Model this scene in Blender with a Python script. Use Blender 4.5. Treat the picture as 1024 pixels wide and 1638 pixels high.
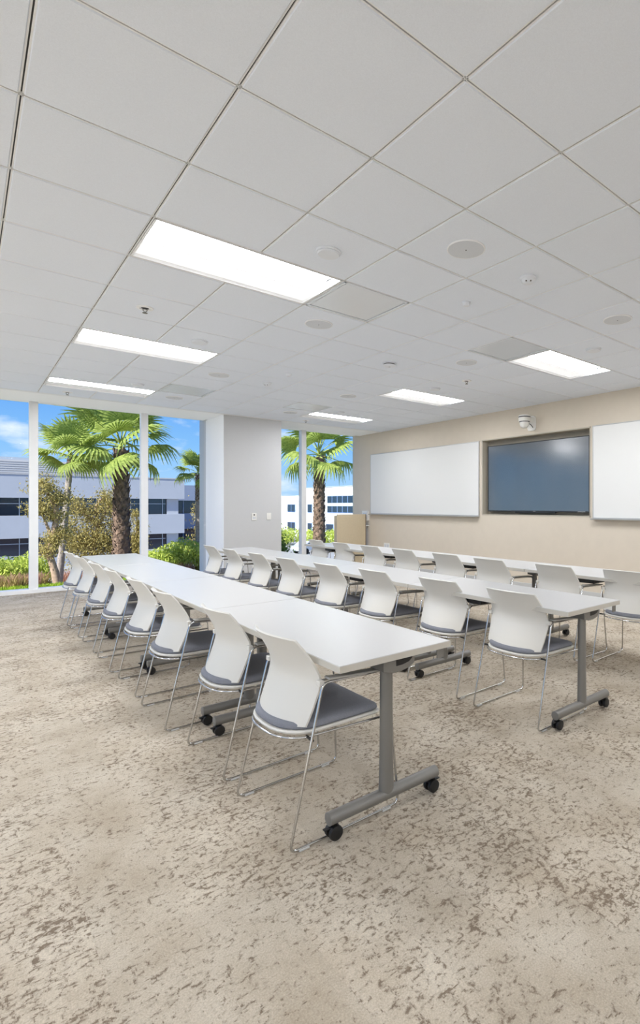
import bpy, bmesh, math, random
from mathutils import Vector, Matrix, Euler
random.seed(7)
PI = math.pi
scene = bpy.context.scene
col = scene.collection
for o in list(bpy.data.objects): bpy.data.objects.remove(o)

# ------------------------------------------------------------------ camera
CAM_Z = 1.36
cd = bpy.data.cameras.new('camera'); cam = bpy.data.objects.new('camera', cd); col.objects.link(cam)
cd.sensor_fit = 'HORIZONTAL'; cd.sensor_width = 36.0
cd.lens = 839.65 / 1024 * 36.0
cd.shift_x = -(711.09 - 512) / 1024
cd.shift_y = -(819 - 808.44) / 1024
cd.clip_start = 0.05; cd.clip_end = 600
cam.location = (0, 0, CAM_Z)
cam.rotation_euler = (PI / 2, 0, -0.742263)
scene.camera = cam

# ------------------------------------------------------------------ exposure
vs = scene.view_settings
vs.view_transform = 'Standard'; vs.look = 'None'; vs.gamma = 1.0; vs.use_curve_mapping = False
vs.exposure = 0.0
LAMP = 32.0           # radiance of the ceiling troffer lenses

def lin(c):
    def f(v):
        v /= 255.0
        return v / 12.92 if v <= 0.04045 else ((v + 0.055) / 1.055) ** 2.4
    return (f(c[0]), f(c[1]), f(c[2]), 1.0)

# ------------------------------------------------------------------ sky
W = bpy.data.worlds.new('sky'); scene.world = W; W.use_nodes = True
nt = W.node_tree; nt.nodes.clear()
tc = nt.nodes.new('ShaderNodeTexCoord'); sep = nt.nodes.new('ShaderNodeSeparateXYZ')
nt.links.new(tc.outputs['Generated'], sep.inputs[0])
ramp = nt.nodes.new('ShaderNodeValToRGB')
el = ramp.color_ramp.elements
el[0].position = 0.0; el[0].color = lin((178, 212, 244))
el[1].position = 0.6; el[1].color = lin((52, 112, 208))
e = el.new(0.10); e.color = lin((134, 188, 243))
e = el.new(0.22); e.color = lin((82, 148, 236))
nt.links.new(sep.outputs['Z'], ramp.inputs[0])
mp = nt.nodes.new('ShaderNodeMapping'); mp.inputs['Scale'].default_value = (1, 1, 2.6); mp.inputs['Location'].default_value = (0.35, 0.1, 0.0)
nt.links.new(tc.outputs['Generated'], mp.inputs[0])
nz = nt.nodes.new('ShaderNodeTexNoise'); nz.inputs['Scale'].default_value = 5.5; nz.inputs['Detail'].default_value = 9; nz.inputs['Roughness'].default_value = 0.55
nt.links.new(mp.outputs[0], nz.inputs['Vector'])
cr = nt.nodes.new('ShaderNodeValToRGB'); cr.color_ramp.elements[0].position = 0.57; cr.color_ramp.elements[1].position = 0.74
nt.links.new(nz.outputs['Fac'], cr.inputs[0])
mx = nt.nodes.new('ShaderNodeMix'); mx.data_type = 'RGBA'
nt.links.new(cr.outputs[0], mx.inputs[0]); nt.links.new(ramp.outputs[0], mx.inputs[6]); mx.inputs[7].default_value = (0.93, 0.95, 0.98, 1)
bg = nt.nodes.new('ShaderNodeBackground'); bg.inputs[1].default_value = 1.15
nt.links.new(mx.outputs[2], bg.inputs[0])
wo = nt.nodes.new('ShaderNodeOutputWorld'); nt.links.new(bg.outputs[0], wo.inputs[0])

# ------------------------------------------------------------------ sun (comes over the left shoulder of the photographer)
sd = bpy.data.lights.new('sun', 'SUN'); sd.energy = 9.5; sd.angle = 0.009; sd.color = (1.0, 0.97, 0.92)
sun = bpy.data.objects.new('sun', sd); col.objects.link(sun)
sun.rotation_euler = Vector((0.76, 0.17, -0.62)).to_track_quat('-Z', 'Y').to_euler()

# ================================================================== materials
def newmat(name):
    m = bpy.data.materials.new(name); m.use_nodes = True
    return m, m.node_tree, m.node_tree.nodes['Principled BSDF']
def N(t, kind, **kw):
    n = t.nodes.new(kind)
    for k, v in kw.items():
        if k in n.inputs: n.inputs[k].default_value = v
        else: setattr(n, k, v)
    return n
def mat(name, rgb, rough=0.6, metal=0.0, spec=0.5, noise=0.0, nscale=60.0, bump=0.0, bscale=200.0, emit=None):
    """plain procedural material: base colour with a light noise mottling and an optional noise bump"""
    m, t, b = newmat(name)
    c = lin(rgb)
    b.inputs['Roughness'].default_value = rough; b.inputs['Metallic'].default_value = metal
    b.inputs['Specular IOR Level'].default_value = spec
    g = N(t, 'ShaderNodeTexCoord')
    n = N(t, 'ShaderNodeTexNoise', Scale=nscale, Detail=4.0); t.links.new(g.outputs['Object'], n.inputs['Vector'])
    r = N(t, 'ShaderNodeValToRGB')
    k0, k1 = 1 - noise, 1 + noise
    r.color_ramp.elements[0].position = 0.3; r.color_ramp.elements[0].color = (c[0] * k0, c[1] * k0, c[2] * k0, 1)
    r.color_ramp.elements[1].position = 0.7; r.color_ramp.elements[1].color = (min(c[0] * k1, 1), min(c[1] * k1, 1), min(c[2] * k1, 1), 1)
    t.links.new(n.outputs['Fac'], r.inputs[0]); t.links.new(r.outputs[0], b.inputs['Base Color'])
    if bump:
        n2 = N(t, 'ShaderNodeTexNoise', Scale=bscale, Detail=3.0); t.links.new(g.outputs['Object'], n2.inputs['Vector'])
        bp = N(t, 'ShaderNodeBump', Strength=bump, Distance=0.002); t.links.new(n2.outputs['Fac'], bp.inputs['Height'])
        t.links.new(bp.outputs[0], b.inputs['Normal'])
    if emit:
        b.inputs['Emission Color'].default_value = (emit[0], emit[1], emit[2], 1); b.inputs['Emission Strength'].default_value = emit[3]
    return m

def carpet_material():
    m, t, b = newmat('carpet')
    geo = N(t, 'ShaderNodeNewGeometry'); oi = N(t, 'ShaderNodeObjectInfo')
    off = N(t, 'ShaderNodeVectorMath', operation='MULTIPLY_ADD')
    cmb = N(t, 'ShaderNodeCombineXYZ')
    for i in range(3): t.links.new(oi.outputs['Random'], cmb.inputs[i])
    t.links.new(cmb.outputs[0], off.inputs[0]); off.inputs[1].default_value = (0.6, 1.1, 9.0)
    sn = N(t, 'ShaderNodeVectorMath', operation='SNAP'); t.links.new(geo.outputs['Position'], sn.inputs[0]); sn.inputs[1].default_value = (0.0035, 0.0035, 1.0)
    t.links.new(sn.outputs[0], off.inputs[2])
    # flecks: noise drawn out across the planks, gathered into drifts by a coarser noise
    def nz(scale, detail, rough, sx, sy, dist=0.0, world=False):
        mp = N(t, 'ShaderNodeMapping'); mp.inputs['Scale'].default_value = (sx, sy, 1)
        t.links.new(geo.outputs['Position'] if world else off.outputs[0], mp.inputs[0])
        n = N(t, 'ShaderNodeTexNoise', Scale=scale, Detail=detail, Roughness=rough, Distortion=dist); t.links.new(mp.outputs[0], n.inputs['Vector'])
        return n.outputs['Fac']
    dr = nz(3.0, 3, 0.55, 1.0, 0.9, 0.0, True)
    fl = nz(30, 5, 0.66, 1.0, 1.9, 0.5)
    pile = nz(190, 3, 0.7, 1, 1, 0.0, True)
    blot = nz(3.5, 5, 0.62, 1, 0.8, 0.0, True)
    fl2 = nz(30, 5, 0.66, 2.0, 1.0, 0.5)
    # broken crackle lines between the flecks
    wv = N(t, 'ShaderNodeTexNoise', Scale=22.0, Detail=3.0); t.links.new(off.outputs[0], wv.inputs['Vector'])
    wm = N(t, 'ShaderNodeVectorMath', operation='MULTIPLY_ADD'); t.links.new(wv.outputs['Color'], wm.inputs[0]); wm.inputs[1].default_value = (0.07, 0.05, 0.0); t.links.new(off.outputs[0], wm.inputs[2])
    vm = N(t, 'ShaderNodeMapping'); vm.inputs['Scale'].default_value = (1.0, 1.7, 0.0); t.links.new(wm.outputs[0], vm.inputs[0])
    vo = N(t, 'ShaderNodeTexVoronoi', feature='DISTANCE_TO_EDGE', Scale=15.0); t.links.new(vm.outputs[0], vo.inputs['Vector'])
    def mr(src, a, b_, c=0.0, d=1.0):
        n = N(t, 'ShaderNodeMapRange'); n.inputs[1].default_value = a; n.inputs[2].default_value = b_; n.inputs[3].default_value = c; n.inputs[4].default_value = d; t.links.new(src, n.inputs[0]); return n.outputs[0]
    def ma(op, x, y):
        n = N(t, 'ShaderNodeMath', operation=op)
        for i, q in enumerate((x, y)):
            if isinstance(q, float): n.inputs[i].default_value = q
            else: t.links.new(q, n.inputs[i])
        return n.outputs[0]
    pn = ma('MULTIPLY', pile, 0.14)
    drift = ma('ADD', ma('MULTIPLY', dr, 0.20), ma('ADD', ma('MULTIPLY', oi.outputs['Random'], 0.07), 0.02))
    both = ma('MAXIMUM', fl, ma('SUBTRACT', fl2, 0.025))
    dens = ma('ADD', ma('ADD', both, drift), pn)
    spots = ma('ADD', ma('MULTIPLY', mr(dens, 0.828, 0.872), 0.74), ma('MULTIPLY', mr(dens, 0.745, 0.81), 0.22))
    lines = ma('MULTIPLY', mr(vo.outputs['Distance'], 0.012, 0.075, 1.0, 0.0), mr(dens, 0.715, 0.81))
    frs = ma('MINIMUM', ma('ADD', spots, ma('MULTIPLY', lines, 0.75)), 1.0)
    class _o: pass
    fr = _o(); fr.outputs = [frs]
    base = N(t, 'ShaderNodeValToRGB')
    base.color_ramp.elements[0].position = 0.30; base.color_ramp.elements[0].color = lin((180, 167, 148))
    base.color_ramp.elements[1].position = 0.68; base.color_ramp.elements[1].color = lin((208, 198, 181))
    t.links.new(blot, base.inputs[0])
    # each plank was cut from another stretch of the roll: a little lighter or darker
    pv = N(t, 'ShaderNodeMapRange'); pv.inputs[3].default_value = 0.93; pv.inputs[4].default_value = 1.05; t.links.new(oi.outputs['Random'], pv.inputs[0])
    sp = N(t, 'ShaderNodeMapRange'); sp.inputs[1].default_value = 0.25; sp.inputs[2].default_value = 0.75; sp.inputs[3].default_value = 0.72; sp.inputs[4].default_value = 1.22; t.links.new(pile, sp.inputs[0])
    mu = N(t, 'ShaderNodeMath', operation='MULTIPLY'); t.links.new(pv.outputs[0], mu.inputs[0]); t.links.new(sp.outputs[0], mu.inputs[1])
    mixf = N(t, 'ShaderNodeMix', data_type='RGBA'); t.links.new(fr.outputs[0], mixf.inputs[0]); t.links.new(base.outputs[0], mixf.inputs[6]); mixf.inputs[7].default_value = lin((128, 114, 99))
    sc = N(t, 'ShaderNodeVectorMath', operation='SCALE'); t.links.new(mixf.outputs[2], sc.inputs[0]); t.links.new(mu.outputs[0], sc.inputs['Scale'])
    t.links.new(sc.outputs[0], b.inputs['Base Color'])
    b.inputs['Roughness'].default_value = 1.0; b.inputs['Specular IOR Level'].default_value = 0.1
    h = N(t, 'ShaderNodeMath', operation='MULTIPLY_ADD'); t.links.new(fr.outputs[0], h.inputs[0]); h.inputs[1].default_value = -0.5; t.links.new(pile, h.inputs[2])
    bp = N(t, 'ShaderNodeBump', Strength=0.55, Distance=0.006); t.links.new(h.outputs[0], bp.inputs['Height']); t.links.new(bp.outputs[0], b.inputs['Normal'])
    return m

def glass_material():
    m = bpy.data.materials.new('window_glass'); m.use_nodes = True; t = m.node_tree; t.nodes.clear()
    tr = N(t, 'ShaderNodeBsdfTransparent'); tr.inputs[0].default_value = (0.96, 0.985, 0.98, 1)
    gl = N(t, 'ShaderNodeBsdfGlossy', Roughness=0.02); fz = N(t, 'ShaderNodeFresnel', IOR=1.04)
    mxs = N(t, 'ShaderNodeMixShader'); out = N(t, 'ShaderNodeOutputMaterial')
    t.links.new(fz.outputs[0], mxs.inputs[0]); t.links.new(tr.outputs[0], mxs.inputs[1]); t.links.new(gl.outputs[0], mxs.inputs[2]); t.links.new(mxs.outputs[0], out.inputs[0])
    return m

def leaf_material(name, a, b_, trans=0.35):
    """leaf colours vary from leaf to leaf (noise in space) and let some light through"""
    m = bpy.data.materials.new(name); m.use_nodes = True; t = m.node_tree; t.nodes.clear()
    g = N(t, 'ShaderNodeTexCoord'); n = N(t, 'ShaderNodeTexNoise', Scale=16.0, Detail=4.0); t.links.new(g.outputs['Object'], n.inputs['Vector'])
    r = N(t, 'ShaderNodeValToRGB'); r.color_ramp.elements[0].position = 0.3; r.color_ramp.elements[0].color = lin(a); r.color_ramp.elements[1].position = 0.7; r.color_ramp.elements[1].color = lin(b_)
    t.links.new(n.outputs['Fac'], r.inputs[0])
    d = N(t, 'ShaderNodeBsdfDiffuse'); tl = N(t, 'ShaderNodeBsdfTranslucent'); ms = N(t, 'ShaderNodeMixShader'); ms.inputs[0].default_value = trans
    out = N(t, 'ShaderNodeOutputMaterial')
    t.links.new(r.outputs[0], d.inputs[0]); t.links.new(r.outputs[0], tl.inputs[0]); t.links.new(d.outputs[0], ms.inputs[1]); t.links.new(tl.outputs[0], ms.inputs[2]); t.links.new(ms.outputs[0], out.inputs[0])
    return m

M = {}
M['carpet'] = carpet_material()
M['tile'] = mat('ceiling_tile_board', (231, 236, 244), 0.95, spec=0.1, noise=0.03, nscale=260, bump=0.25, bscale=420)
M['grid'] = mat('ceiling_grid_white', (238, 238, 238), 0.5, spec=0.3)
M['slot'] = mat('grid_slot_dark', (70, 70, 70), 0.8)
M['drywall'] = mat('white_drywall', (248, 248, 248), 0.9, spec=0.2, noise=0.01, bump=0.05)
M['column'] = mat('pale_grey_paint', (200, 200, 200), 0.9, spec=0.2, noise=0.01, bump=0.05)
M['beige'] = mat('beige_paint', (212, 201, 184), 0.9, spec=0.2, noise=0.015, nscale=8, bump=0.06)
M['baseb'] = mat('grey_rubber_base', (196, 196, 194), 0.6)
M['alu'] = mat('white_window_frame', (246, 246, 246), 0.45)
M['glass'] = glass_material()
M['laminate'] = mat('white_laminate', (196, 195, 193), 0.32, spec=0.45, noise=0.006)
M['edge'] = mat('table_edge_band', (198, 193, 182), 0.45)
M['plastic'] = mat('white_plastic', (224, 221, 213), 0.38, spec=0.5)
M['pad'] = mat('grey_seat_fabric', (136, 138, 146), 0.95, spec=0.1, noise=0.16, nscale=420, bump=0.5, bscale=600)
M['chrome'] = mat('chrome_rod', (205, 205, 205), 0.16, metal=1.0)
M['arm'] = mat('grey_arm_pad', (186, 184, 178), 0.5)
M['silver'] = mat('silver_paint', (130, 128, 124), 0.4, metal=0.35)
M['black'] = mat('black_plastic', (22, 22, 23), 0.45)
M['clear'] = mat('clear_glide', (214, 214, 212), 0.2)
M['board'] = mat('whiteboard_enamel', (226, 225, 221), 0.35, spec=0.5)
M['trayal'] = mat('brushed_aluminium', (196, 196, 194), 0.35, metal=0.7)
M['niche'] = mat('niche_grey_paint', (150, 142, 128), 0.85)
M['screen'] = mat('screen_glass', (34, 42, 50), 0.17, spec=1.0)
M['screen'].node_tree.nodes['Principled BSDF'].inputs['IOR'].default_value = 2.0
M['bezel'] = mat('bezel_black', (38, 40, 42), 0.35)
M['mark'] = mat('logo_silver', (180, 182, 185), 0.4)
M['offwhite'] = mat('offwhite_plastic', (234, 232, 226), 0.45)
M['ceilwhite'] = mat('ceiling_device_white', (226, 229, 234), 0.5)
M['grille'] = mat('speaker_grille', (210, 213, 217), 0.8, noise=0.10, nscale=900)
M['diffmet'] = mat('satin_white_metal', (226, 230, 235), 0.22, spec=0.7)
M['darkgap'] = mat('dark_plenum', (58, 58, 58), 0.9)
LC = (0.97, 0.99, 1.035)
M['lens'] = mat('lit_troffer_lens', (255, 255, 255), 0.6, emit=(*LC, LAMP))
M['reflector'] = mat('glowing_troffer_reflector', (240, 240, 240), 0.6, emit=(0.97, 0.98, 1.0, 0.55))  # own glow stands in for lens light bounced off the reflector
M['lens_dim'] = mat('fainter_troffer_lens', (245, 245, 245), 0.6, emit=(*LC, LAMP * 0.9))
M['reflector_dim'] = mat('fainter_troffer_reflector', (225, 225, 225), 0.6, emit=(0.97, 0.98, 1.0, 0.16))
M['brass'] = mat('sprinkler_metal', (110, 105, 98), 0.35, metal=0.8)
M['lectern'] = mat('tan_laminate_panel', (206, 190, 160), 0.6, noise=0.03, nscale=30)
M['lecshade'] = mat('brown_gap_shade', (138, 112, 84), 0.6)  # colour of the shaded gap between cabinet and wall
# outdoors
M['lawn'] = mat('lawn_soil', (104, 118, 52), 1.0, noise=0.3, nscale=3)
M['mulch'] = mat('bark_mulch', (128, 104, 84), 1.0, noise=0.35, nscale=4, bump=0.8, bscale=20)
M['asphalt'] = mat('asphalt', (150, 150, 150), 0.95, noise=0.08, nscale=2)
M['grassblade'] = leaf_material('grass_blades', (120, 150, 44), (172, 190, 70), 0.3)
M['palmleaf'] = leaf_material('palm_fronds', (132, 152, 78), (196, 206, 118), 0.45)
M['petiole'] = mat('palm_petiole', (150, 160, 84), 0.7)
M['bark'] = mat('palm_bark', (124, 102, 88), 0.95, noise=0.5, nscale=9)
M['barkgrey'] = mat('grey_palm_bark', (160, 148, 140), 0.95, noise=0.22, nscale=18)
M['barkpale'] = mat('peeling_pale_bark', (176, 150, 128), 0.95, noise=0.3, nscale=12)
M['olive'] = leaf_material('olive_brown_leaves', (140, 128, 76), (204, 188, 126), 0.25)
M['shrub'] = leaf_material('bright_shrub_leaves', (160, 180, 78), (224, 230, 126), 0.35)
M['dkshrub'] = leaf_material('deep_green_leaves', (84, 116, 54), (144, 170, 82), 0.3)
M['pink'] = leaf_material('pink_grass', (176, 128, 112), (214, 176, 152), 0.3)
M['bedgreen'] = leaf_material('bed_grass', (150, 140, 84), (196, 178, 120), 0.3)
M['pine'] = leaf_material('far_tree_leaves', (62, 84, 48), (96, 116, 66), 0.2)
M['stem'] = mat('brown_stem', (96, 76, 60), 0.9, noise=0.2, nscale=10)
M['concrete'] = mat('lavender_grey_precast', (186, 188, 193), 0.9, noise=0.02, nscale=1.5)
M['concrete2'] = mat('blue_grey_precast', (150, 158, 176), 0.9, noise=0.02, nscale=1.5)
M['penthouse'] = mat('ribbed_metal_screen', (196, 192, 188), 0.7)
M['bglass'] = mat('dark_building_glass', (26, 44, 62), 0.08, spec=0.8)
M['bmull'] = mat('pale_mullion', (176, 184, 192), 0.5)
M['whitebld'] = mat('white_stucco', (250, 250, 248), 0.9)
M['blueframe'] = mat('blue_grey_frame', (120, 146, 190), 0.5)
M['blind'] = mat('window_blind', (196, 202, 206), 0.8)
M['carpaint'] = mat('silver_car_paint', (206, 212, 218), 0.25, metal=0.3)
M['cardark'] = mat('dark_car_paint', (40, 48, 60), 0.25, metal=0.3)
M['tyre'] = mat('tyre_rubber', (30, 30, 30), 0.9)

# ================================================================== mesh helpers
class MB:
    def __init__(s): s.v = []; s.f = []
    def add(s, vs, fs):
        n = len(s.v); s.v += [tuple(p) for p in vs]; s.f += [tuple(i + n for i in f) for f in fs]; return s
    def box(s, x0, x1, y0, y1, z0, z1):
        return s.add([(x0,y0,z0),(x1,y0,z0),(x1,y1,z0),(x0,y1,z0),(x0,y0,z1),(x1,y0,z1),(x1,y1,z1),(x0,y1,z1)],
                     [(0,3,2,1),(4,5,6,7),(0,1,5,4),(1,2,6,5),(2,3,7,6),(3,0,4,7)])
    def quad(s, a, b, c, d): return s.add([a, b, c, d], [(0, 1, 2, 3)])
    def tube(s, pts, r, n=8, closed=False, cap=True, ry=None):
        """round tube along a list of points; r may be a list"""
        pts = [Vector(p) for p in pts]; L = len(pts)
        rr = r if isinstance(r, (list, tuple)) else [r] * L
        prev = None; rings = []
        for i, p in enumerate(pts):
            if closed: tdir = (pts[(i + 1) % L] - pts[i - 1])
            else: tdir = pts[min(i + 1, L - 1)] - pts[max(i - 1, 0)]
            tdir.normalize()
            if prev is None:
                ref = Vector((0, 0, 1)) if abs(tdir.z) < 0.9 else Vector((0, 1, 0))
                u = tdir.cross(ref).normalized()
            else:
                u = prev - tdir * prev.dot(tdir)
                u.normalize()
            prev = u; w = tdir.cross(u)
            rings.append([p + u * (rr[i] * math.cos(2 * PI * k / n)) + w * (rr[i] * math.sin(2 * PI * k / n)) for k in range(n)])
        vs = [q for ring in rings for q in ring]; fs = []
        seg = L if closed else L - 1
        for i in range(seg):
            j = (i + 1) % L
            for k in range(n):
                k2 = (k + 1) % n
                fs.append((i * n + k, i * n + k2, j * n + k2, j * n + k))
        if cap and not closed:
            fs.append(tuple(range(n - 1, -1, -1))); fs.append(tuple((L - 1) * n + k for k in range(n)))
        return s.add(vs, fs)
    def lathe(s, prof, n=24, c=(0, 0, 0), axis='Z'):
        """prof: list of (radius, height)"""
        vs = []; fs = []
        for (r, z) in prof:
            for k in range(n):
                a = 2 * PI * k / n
                if axis == 'Z': vs.append((c[0] + r * math.cos(a), c[1] + r * math.sin(a), c[2] + z))
                elif axis == 'Y': vs.append((c[0] + r * math.cos(a), c[1] + z, c[2] + r * math.sin(a)))
                else: vs.append((c[0] + z, c[1] + r * math.cos(a), c[2] + r * math.sin(a)))
        for i in range(len(prof) - 1):
            for k in range(n):
                k2 = (k + 1) % n
                fs.append((i * n + k, i * n + k2, (i + 1) * n + k2, (i + 1) * n + k))
        fs.append(tuple(range(n - 1, -1, -1))); fs.append(tuple((len(prof) - 1) * n + k for k in range(n)))
        return s.add(vs, fs)
    def prism(s, poly, axis, a0, a1):
        """extrude a 2-D outline along an axis. axis 'X': poly is (y,z); 'Y': (x,z); 'Z': (x,y)"""
        def P(p, a): return (a, p[0], p[1]) if axis == 'X' else ((p[0], a, p[1]) if axis == 'Y' else (p[0], p[1], a))
        n = len(poly)
        return s.add([P(p, a0) for p in poly] + [P(p, a1) for p in poly],
                     [tuple(range(n - 1, -1, -1)), tuple(range(n, 2 * n))] + [(i, (i + 1) % n, n + (i + 1) % n, n + i) for i in range(n)])
    def grid(s, rows, closed_u=False):
        nr, nc = len(rows), len(rows[0]); fs = []
        for i in range(nr - 1):
            for j in range(nc - 1):
                fs.append((i * nc + j, i * nc + j + 1, (i + 1) * nc + j + 1, (i + 1) * nc + j))
        return s.add([p for r in rows for p in r], fs)
    def mesh(s, name, m, smooth=None, bevel=0.0, fixn=True):
        me = bpy.data.meshes.new(name); me.from_pydata(s.v, [], s.f)
        if fixn or bevel:
            bm = bmesh.new(); bm.from_mesh(me)
            if fixn: bmesh.ops.recalc_face_normals(bm, faces=bm.faces)
            if bevel:
                es = [e for e in bm.edges if len(e.link_faces) == 2 and e.calc_face_angle(0) > 0.6]
                bmesh.ops.bevel(bm, geom=es, offset=bevel, segments=2, affect='EDGES', profile=0.5, clamp_overlap=True)
            bm.to_mesh(me); bm.free()
        me.materials.append(m if not isinstance(m, str) else M[m])
        if smooth:
            me.shade_smooth(); me.set_sharp_from_angle(angle=math.radians(smooth))
        me.update()
        return me
    def build(s, name, m, parent=None, smooth=None, bevel=0.0, fixn=True):
        return link(name, s.mesh(name, m, smooth, bevel, fixn), parent)

def link(name, data, parent=None, loc=(0, 0, 0), rz=0.0):
    o = bpy.data.objects.new(name, data); col.objects.link(o)
    o.location = loc; o.rotation_euler = (0, 0, rz)
    if parent: o.parent = parent
    return o
def tag(o, label=None, cat=None, group=None, kind=None):
    if label: o['label'] = label
    if cat: o['category'] = cat
    if group: o['group'] = group
    if kind: o['kind'] = kind
    return o
def empty(name, loc=(0, 0, 0), rz=0.0):
    o = link(name, None, None, loc, rz); o.empty_display_size = 0.1; return o
def copy_tree(o, parent=None):
    c = o.copy(); col.objects.link(c); c.parent = parent
    for ch in list(o.children): copy_tree(ch, c)
    return c
def struct(o): o['kind'] = 'structure'; return o
def fillet(pts, r, n=5, closed=False):
    """round the corners of a polyline"""
    pts = [Vector(p) for p in pts]; out = []; L = len(pts)
    for i, p in enumerate(pts):
        if not closed and i in (0, L - 1): out.append(p); continue
        a = pts[i - 1]; b = pts[(i + 1) % L]
        da = (a - p); db = (b - p); q = min(r, da.length * 0.45, db.length * 0.45)
        p0 = p + da.normalized() * q; p1 = p + db.normalized() * q
        for k in range(n + 1):
            t = k / n
            out.append(p0 * (1 - t) ** 2 + p * (2 * t * (1 - t)) + p1 * t ** 2)
    return out
def rrect(x0, x1, y0, y1, r, n=4):
    out = []
    for cx, cy, a0 in ((x1 - r, y1 - r, 0), (x0 + r, y1 - r, 90), (x0 + r, y0 + r, 180), (x1 - r, y0 + r, 270)):
        for k in range(n + 1):
            a = math.radians(a0 + 90 * k / n); out.append((cx + r * math.cos(a), cy + r * math.sin(a)))
    return out
ORD = ['nearest the camera', 'second', 'third', 'fourth', 'fifth', 'sixth', 'seventh', 'eighth']

# ================================================================== the room
ZC = CAM_Z + 1.5918           # ceiling face
TS = 0.6096                   # ceiling module
def gx(v): return TS * (v + 1.272)
def gy(u): return TS * (u + 3.287)
XW = 6.70                     # beige wall
XL = -5.2; YB = -3.4          # walls outside the picture
YG = 9.39                     # end of the tile ceiling / face of the column
YH = 10.19                    # edge of the plaster border above the window
YF = 10.30                    # inner face of the window frame
FD = 0.17                     # frame depth

# floor: slab with carpet planks laid on it
fl = MB().box(XL, XW + 0.3, YB, YF + FD, -0.30, 0.0).build('floor', 'carpet'); struct(fl)
PW, PL, PT = 0.25, 1.0, 0.005
pm = MB().prism([(-PW/2 + 0.0001, 0.0), (PW/2 - 0.0001, 0.0), (PW/2 - 0.0001, PT - 0.0004), (PW/2 - 0.0006, PT), (-PW/2 + 0.0006, PT), (-PW/2 + 0.0001, PT - 0.0004)], 'Y', -PL/2 + 0.0001, PL/2 - 0.0001).mesh('carpet_plank', 'carpet')
C_, S_ = math.cos(0.742263), math.sin(0.742263)
planks = []
for i in range(0, 27):
    for j in range(-1, 12):
        x = 0.05 + PW * (i + 0.5); y = -0.4 + PL * (j + 0.5) + (0.0, 0.5, 0.25, 0.75)[i % 4] * PL
        if x + PW/2 > XW or y + PL/2 > YF + 0.02: continue
        vis = False
        for xx in (x - 0.12, x + 0.12):
            for yy in (y - 0.5, y, y + 0.5):
                d = xx * S_ + yy * C_; r = xx * C_ - yy * S_
                if d > 0.5:
                    px = 711.09 + 839.65 * r / d; py = 808.44 + 839.65 * CAM_Z / d
                    if -60 < px < 1080 and py < 1720: vis = True
        if vis: planks.append((x, y))
planks.sort(key=lambda p: p[0] ** 2 + p[1] ** 2)
far = MB()
for k, (x, y) in enumerate(planks):
    if k < 300: link('carpet_plank', pm, fl, (x, y, 0))
    else: far.box(x - PW/2 + 0.0006, x + PW/2 - 0.0001, y - PL/2 + 0.0006, y + PL/2 - 0.0006, 0, PT)
if far.v: tag(far.build('carpet_plank_far_field', 'carpet', fl), kind='stuff')

# ceiling: structural slab, grid runners, tiles
ce = MB().box(XL, XW + 0.3, YB, YH, ZC + 0.12, ZC + 0.32).build('ceiling', 'slot'); struct(ce)
G = 0.0176
Y0u, Y1u = -10, 12
troffers = [(0, 2), (0, 6), (0, 10), (6, 2), (6, 6), (6, 10), (-6, -2), (-6, 2), (-6, 6), (-6, 10), (-6, -7), (0, -7), (6, -2), (6, -7)]
plaques = [(2, 2), (5, 2), (2, 9), (5, 9)]
taken = set()
for v, u in troffers: taken |= {(v, u), (v + 1, u)}
taken |= set(plaques)
def tile_mesh(x0, x1, y0, y1, mb=None):
    b = mb or MB()
    g = G / 2
    a0, a1, b0, b1 = x0 + g, x1 - g, y0 + g, y1 - g
    z = ZC; e = 0.006
    vs = [(a0, b0, z + 0.018), (a1, b0, z + 0.018), (a1, b1, z + 0.018), (a0, b1, z + 0.018),
          (a0, b0, z + e), (a1, b0, z + e), (a1, b1, z + e), (a0, b1, z + e),
          (a0 + e * .6, b0 + e * .6, z), (a1 - e * .6, b0 + e * .6, z), (a1 - e * .6, b1 - e * .6, z), (a0 + e * .6, b1 - e * .6, z)]
    fs = [(0, 1, 2, 3), (8, 11, 10, 9)]
    for k in range(4):
        k2 = (k + 1) % 4
        fs += [(k, 4 + k, 4 + k2, k2), (4 + k, 8 + k, 8 + k2, 4 + k2)]
    return b.add(vs, fs)
std = tile_mesh(0, TS, 0, TS).mesh('ceiling_tile', 'tile')
hidden = MB()
for v in range(-10, 10):
    for u in range(Y0u, Y1u):
        if (v, u) in taken: continue
        x0, x1, y0, y1 = gx(v), gx(v + 1), gy(u), gy(u + 1)
        x1c = min(x1, XW + 0.003); x0c = max(x0, XL)
        inview = False
        for xx in (x0, (x0 + x1) / 2, x1):
            for yy in (y0, (y0 + y1) / 2, y1):
                d = xx * S_ + yy * C_; r = xx * C_ - yy * S_
                if d > 0.3:
                    px = 711.09 + 839.65 * r / d; py = 808.44 - 839.65 * 1.5918 / d
                    if -40 < px < 1070 and py > -60: inview = True
        if not inview:
            tile_mesh(x0c, x1c, y0, y1, hidden)
        elif x1 > XW:
            tile_mesh(x0, x1c, y0, y1).build('ceiling_tile', 'tile', ce)
        else:
            link('ceiling_tile', std, ce, (x0, y0, 0))
tag(hidden.build('ceiling_tile_field', 'tile', ce), kind='stuff')
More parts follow.
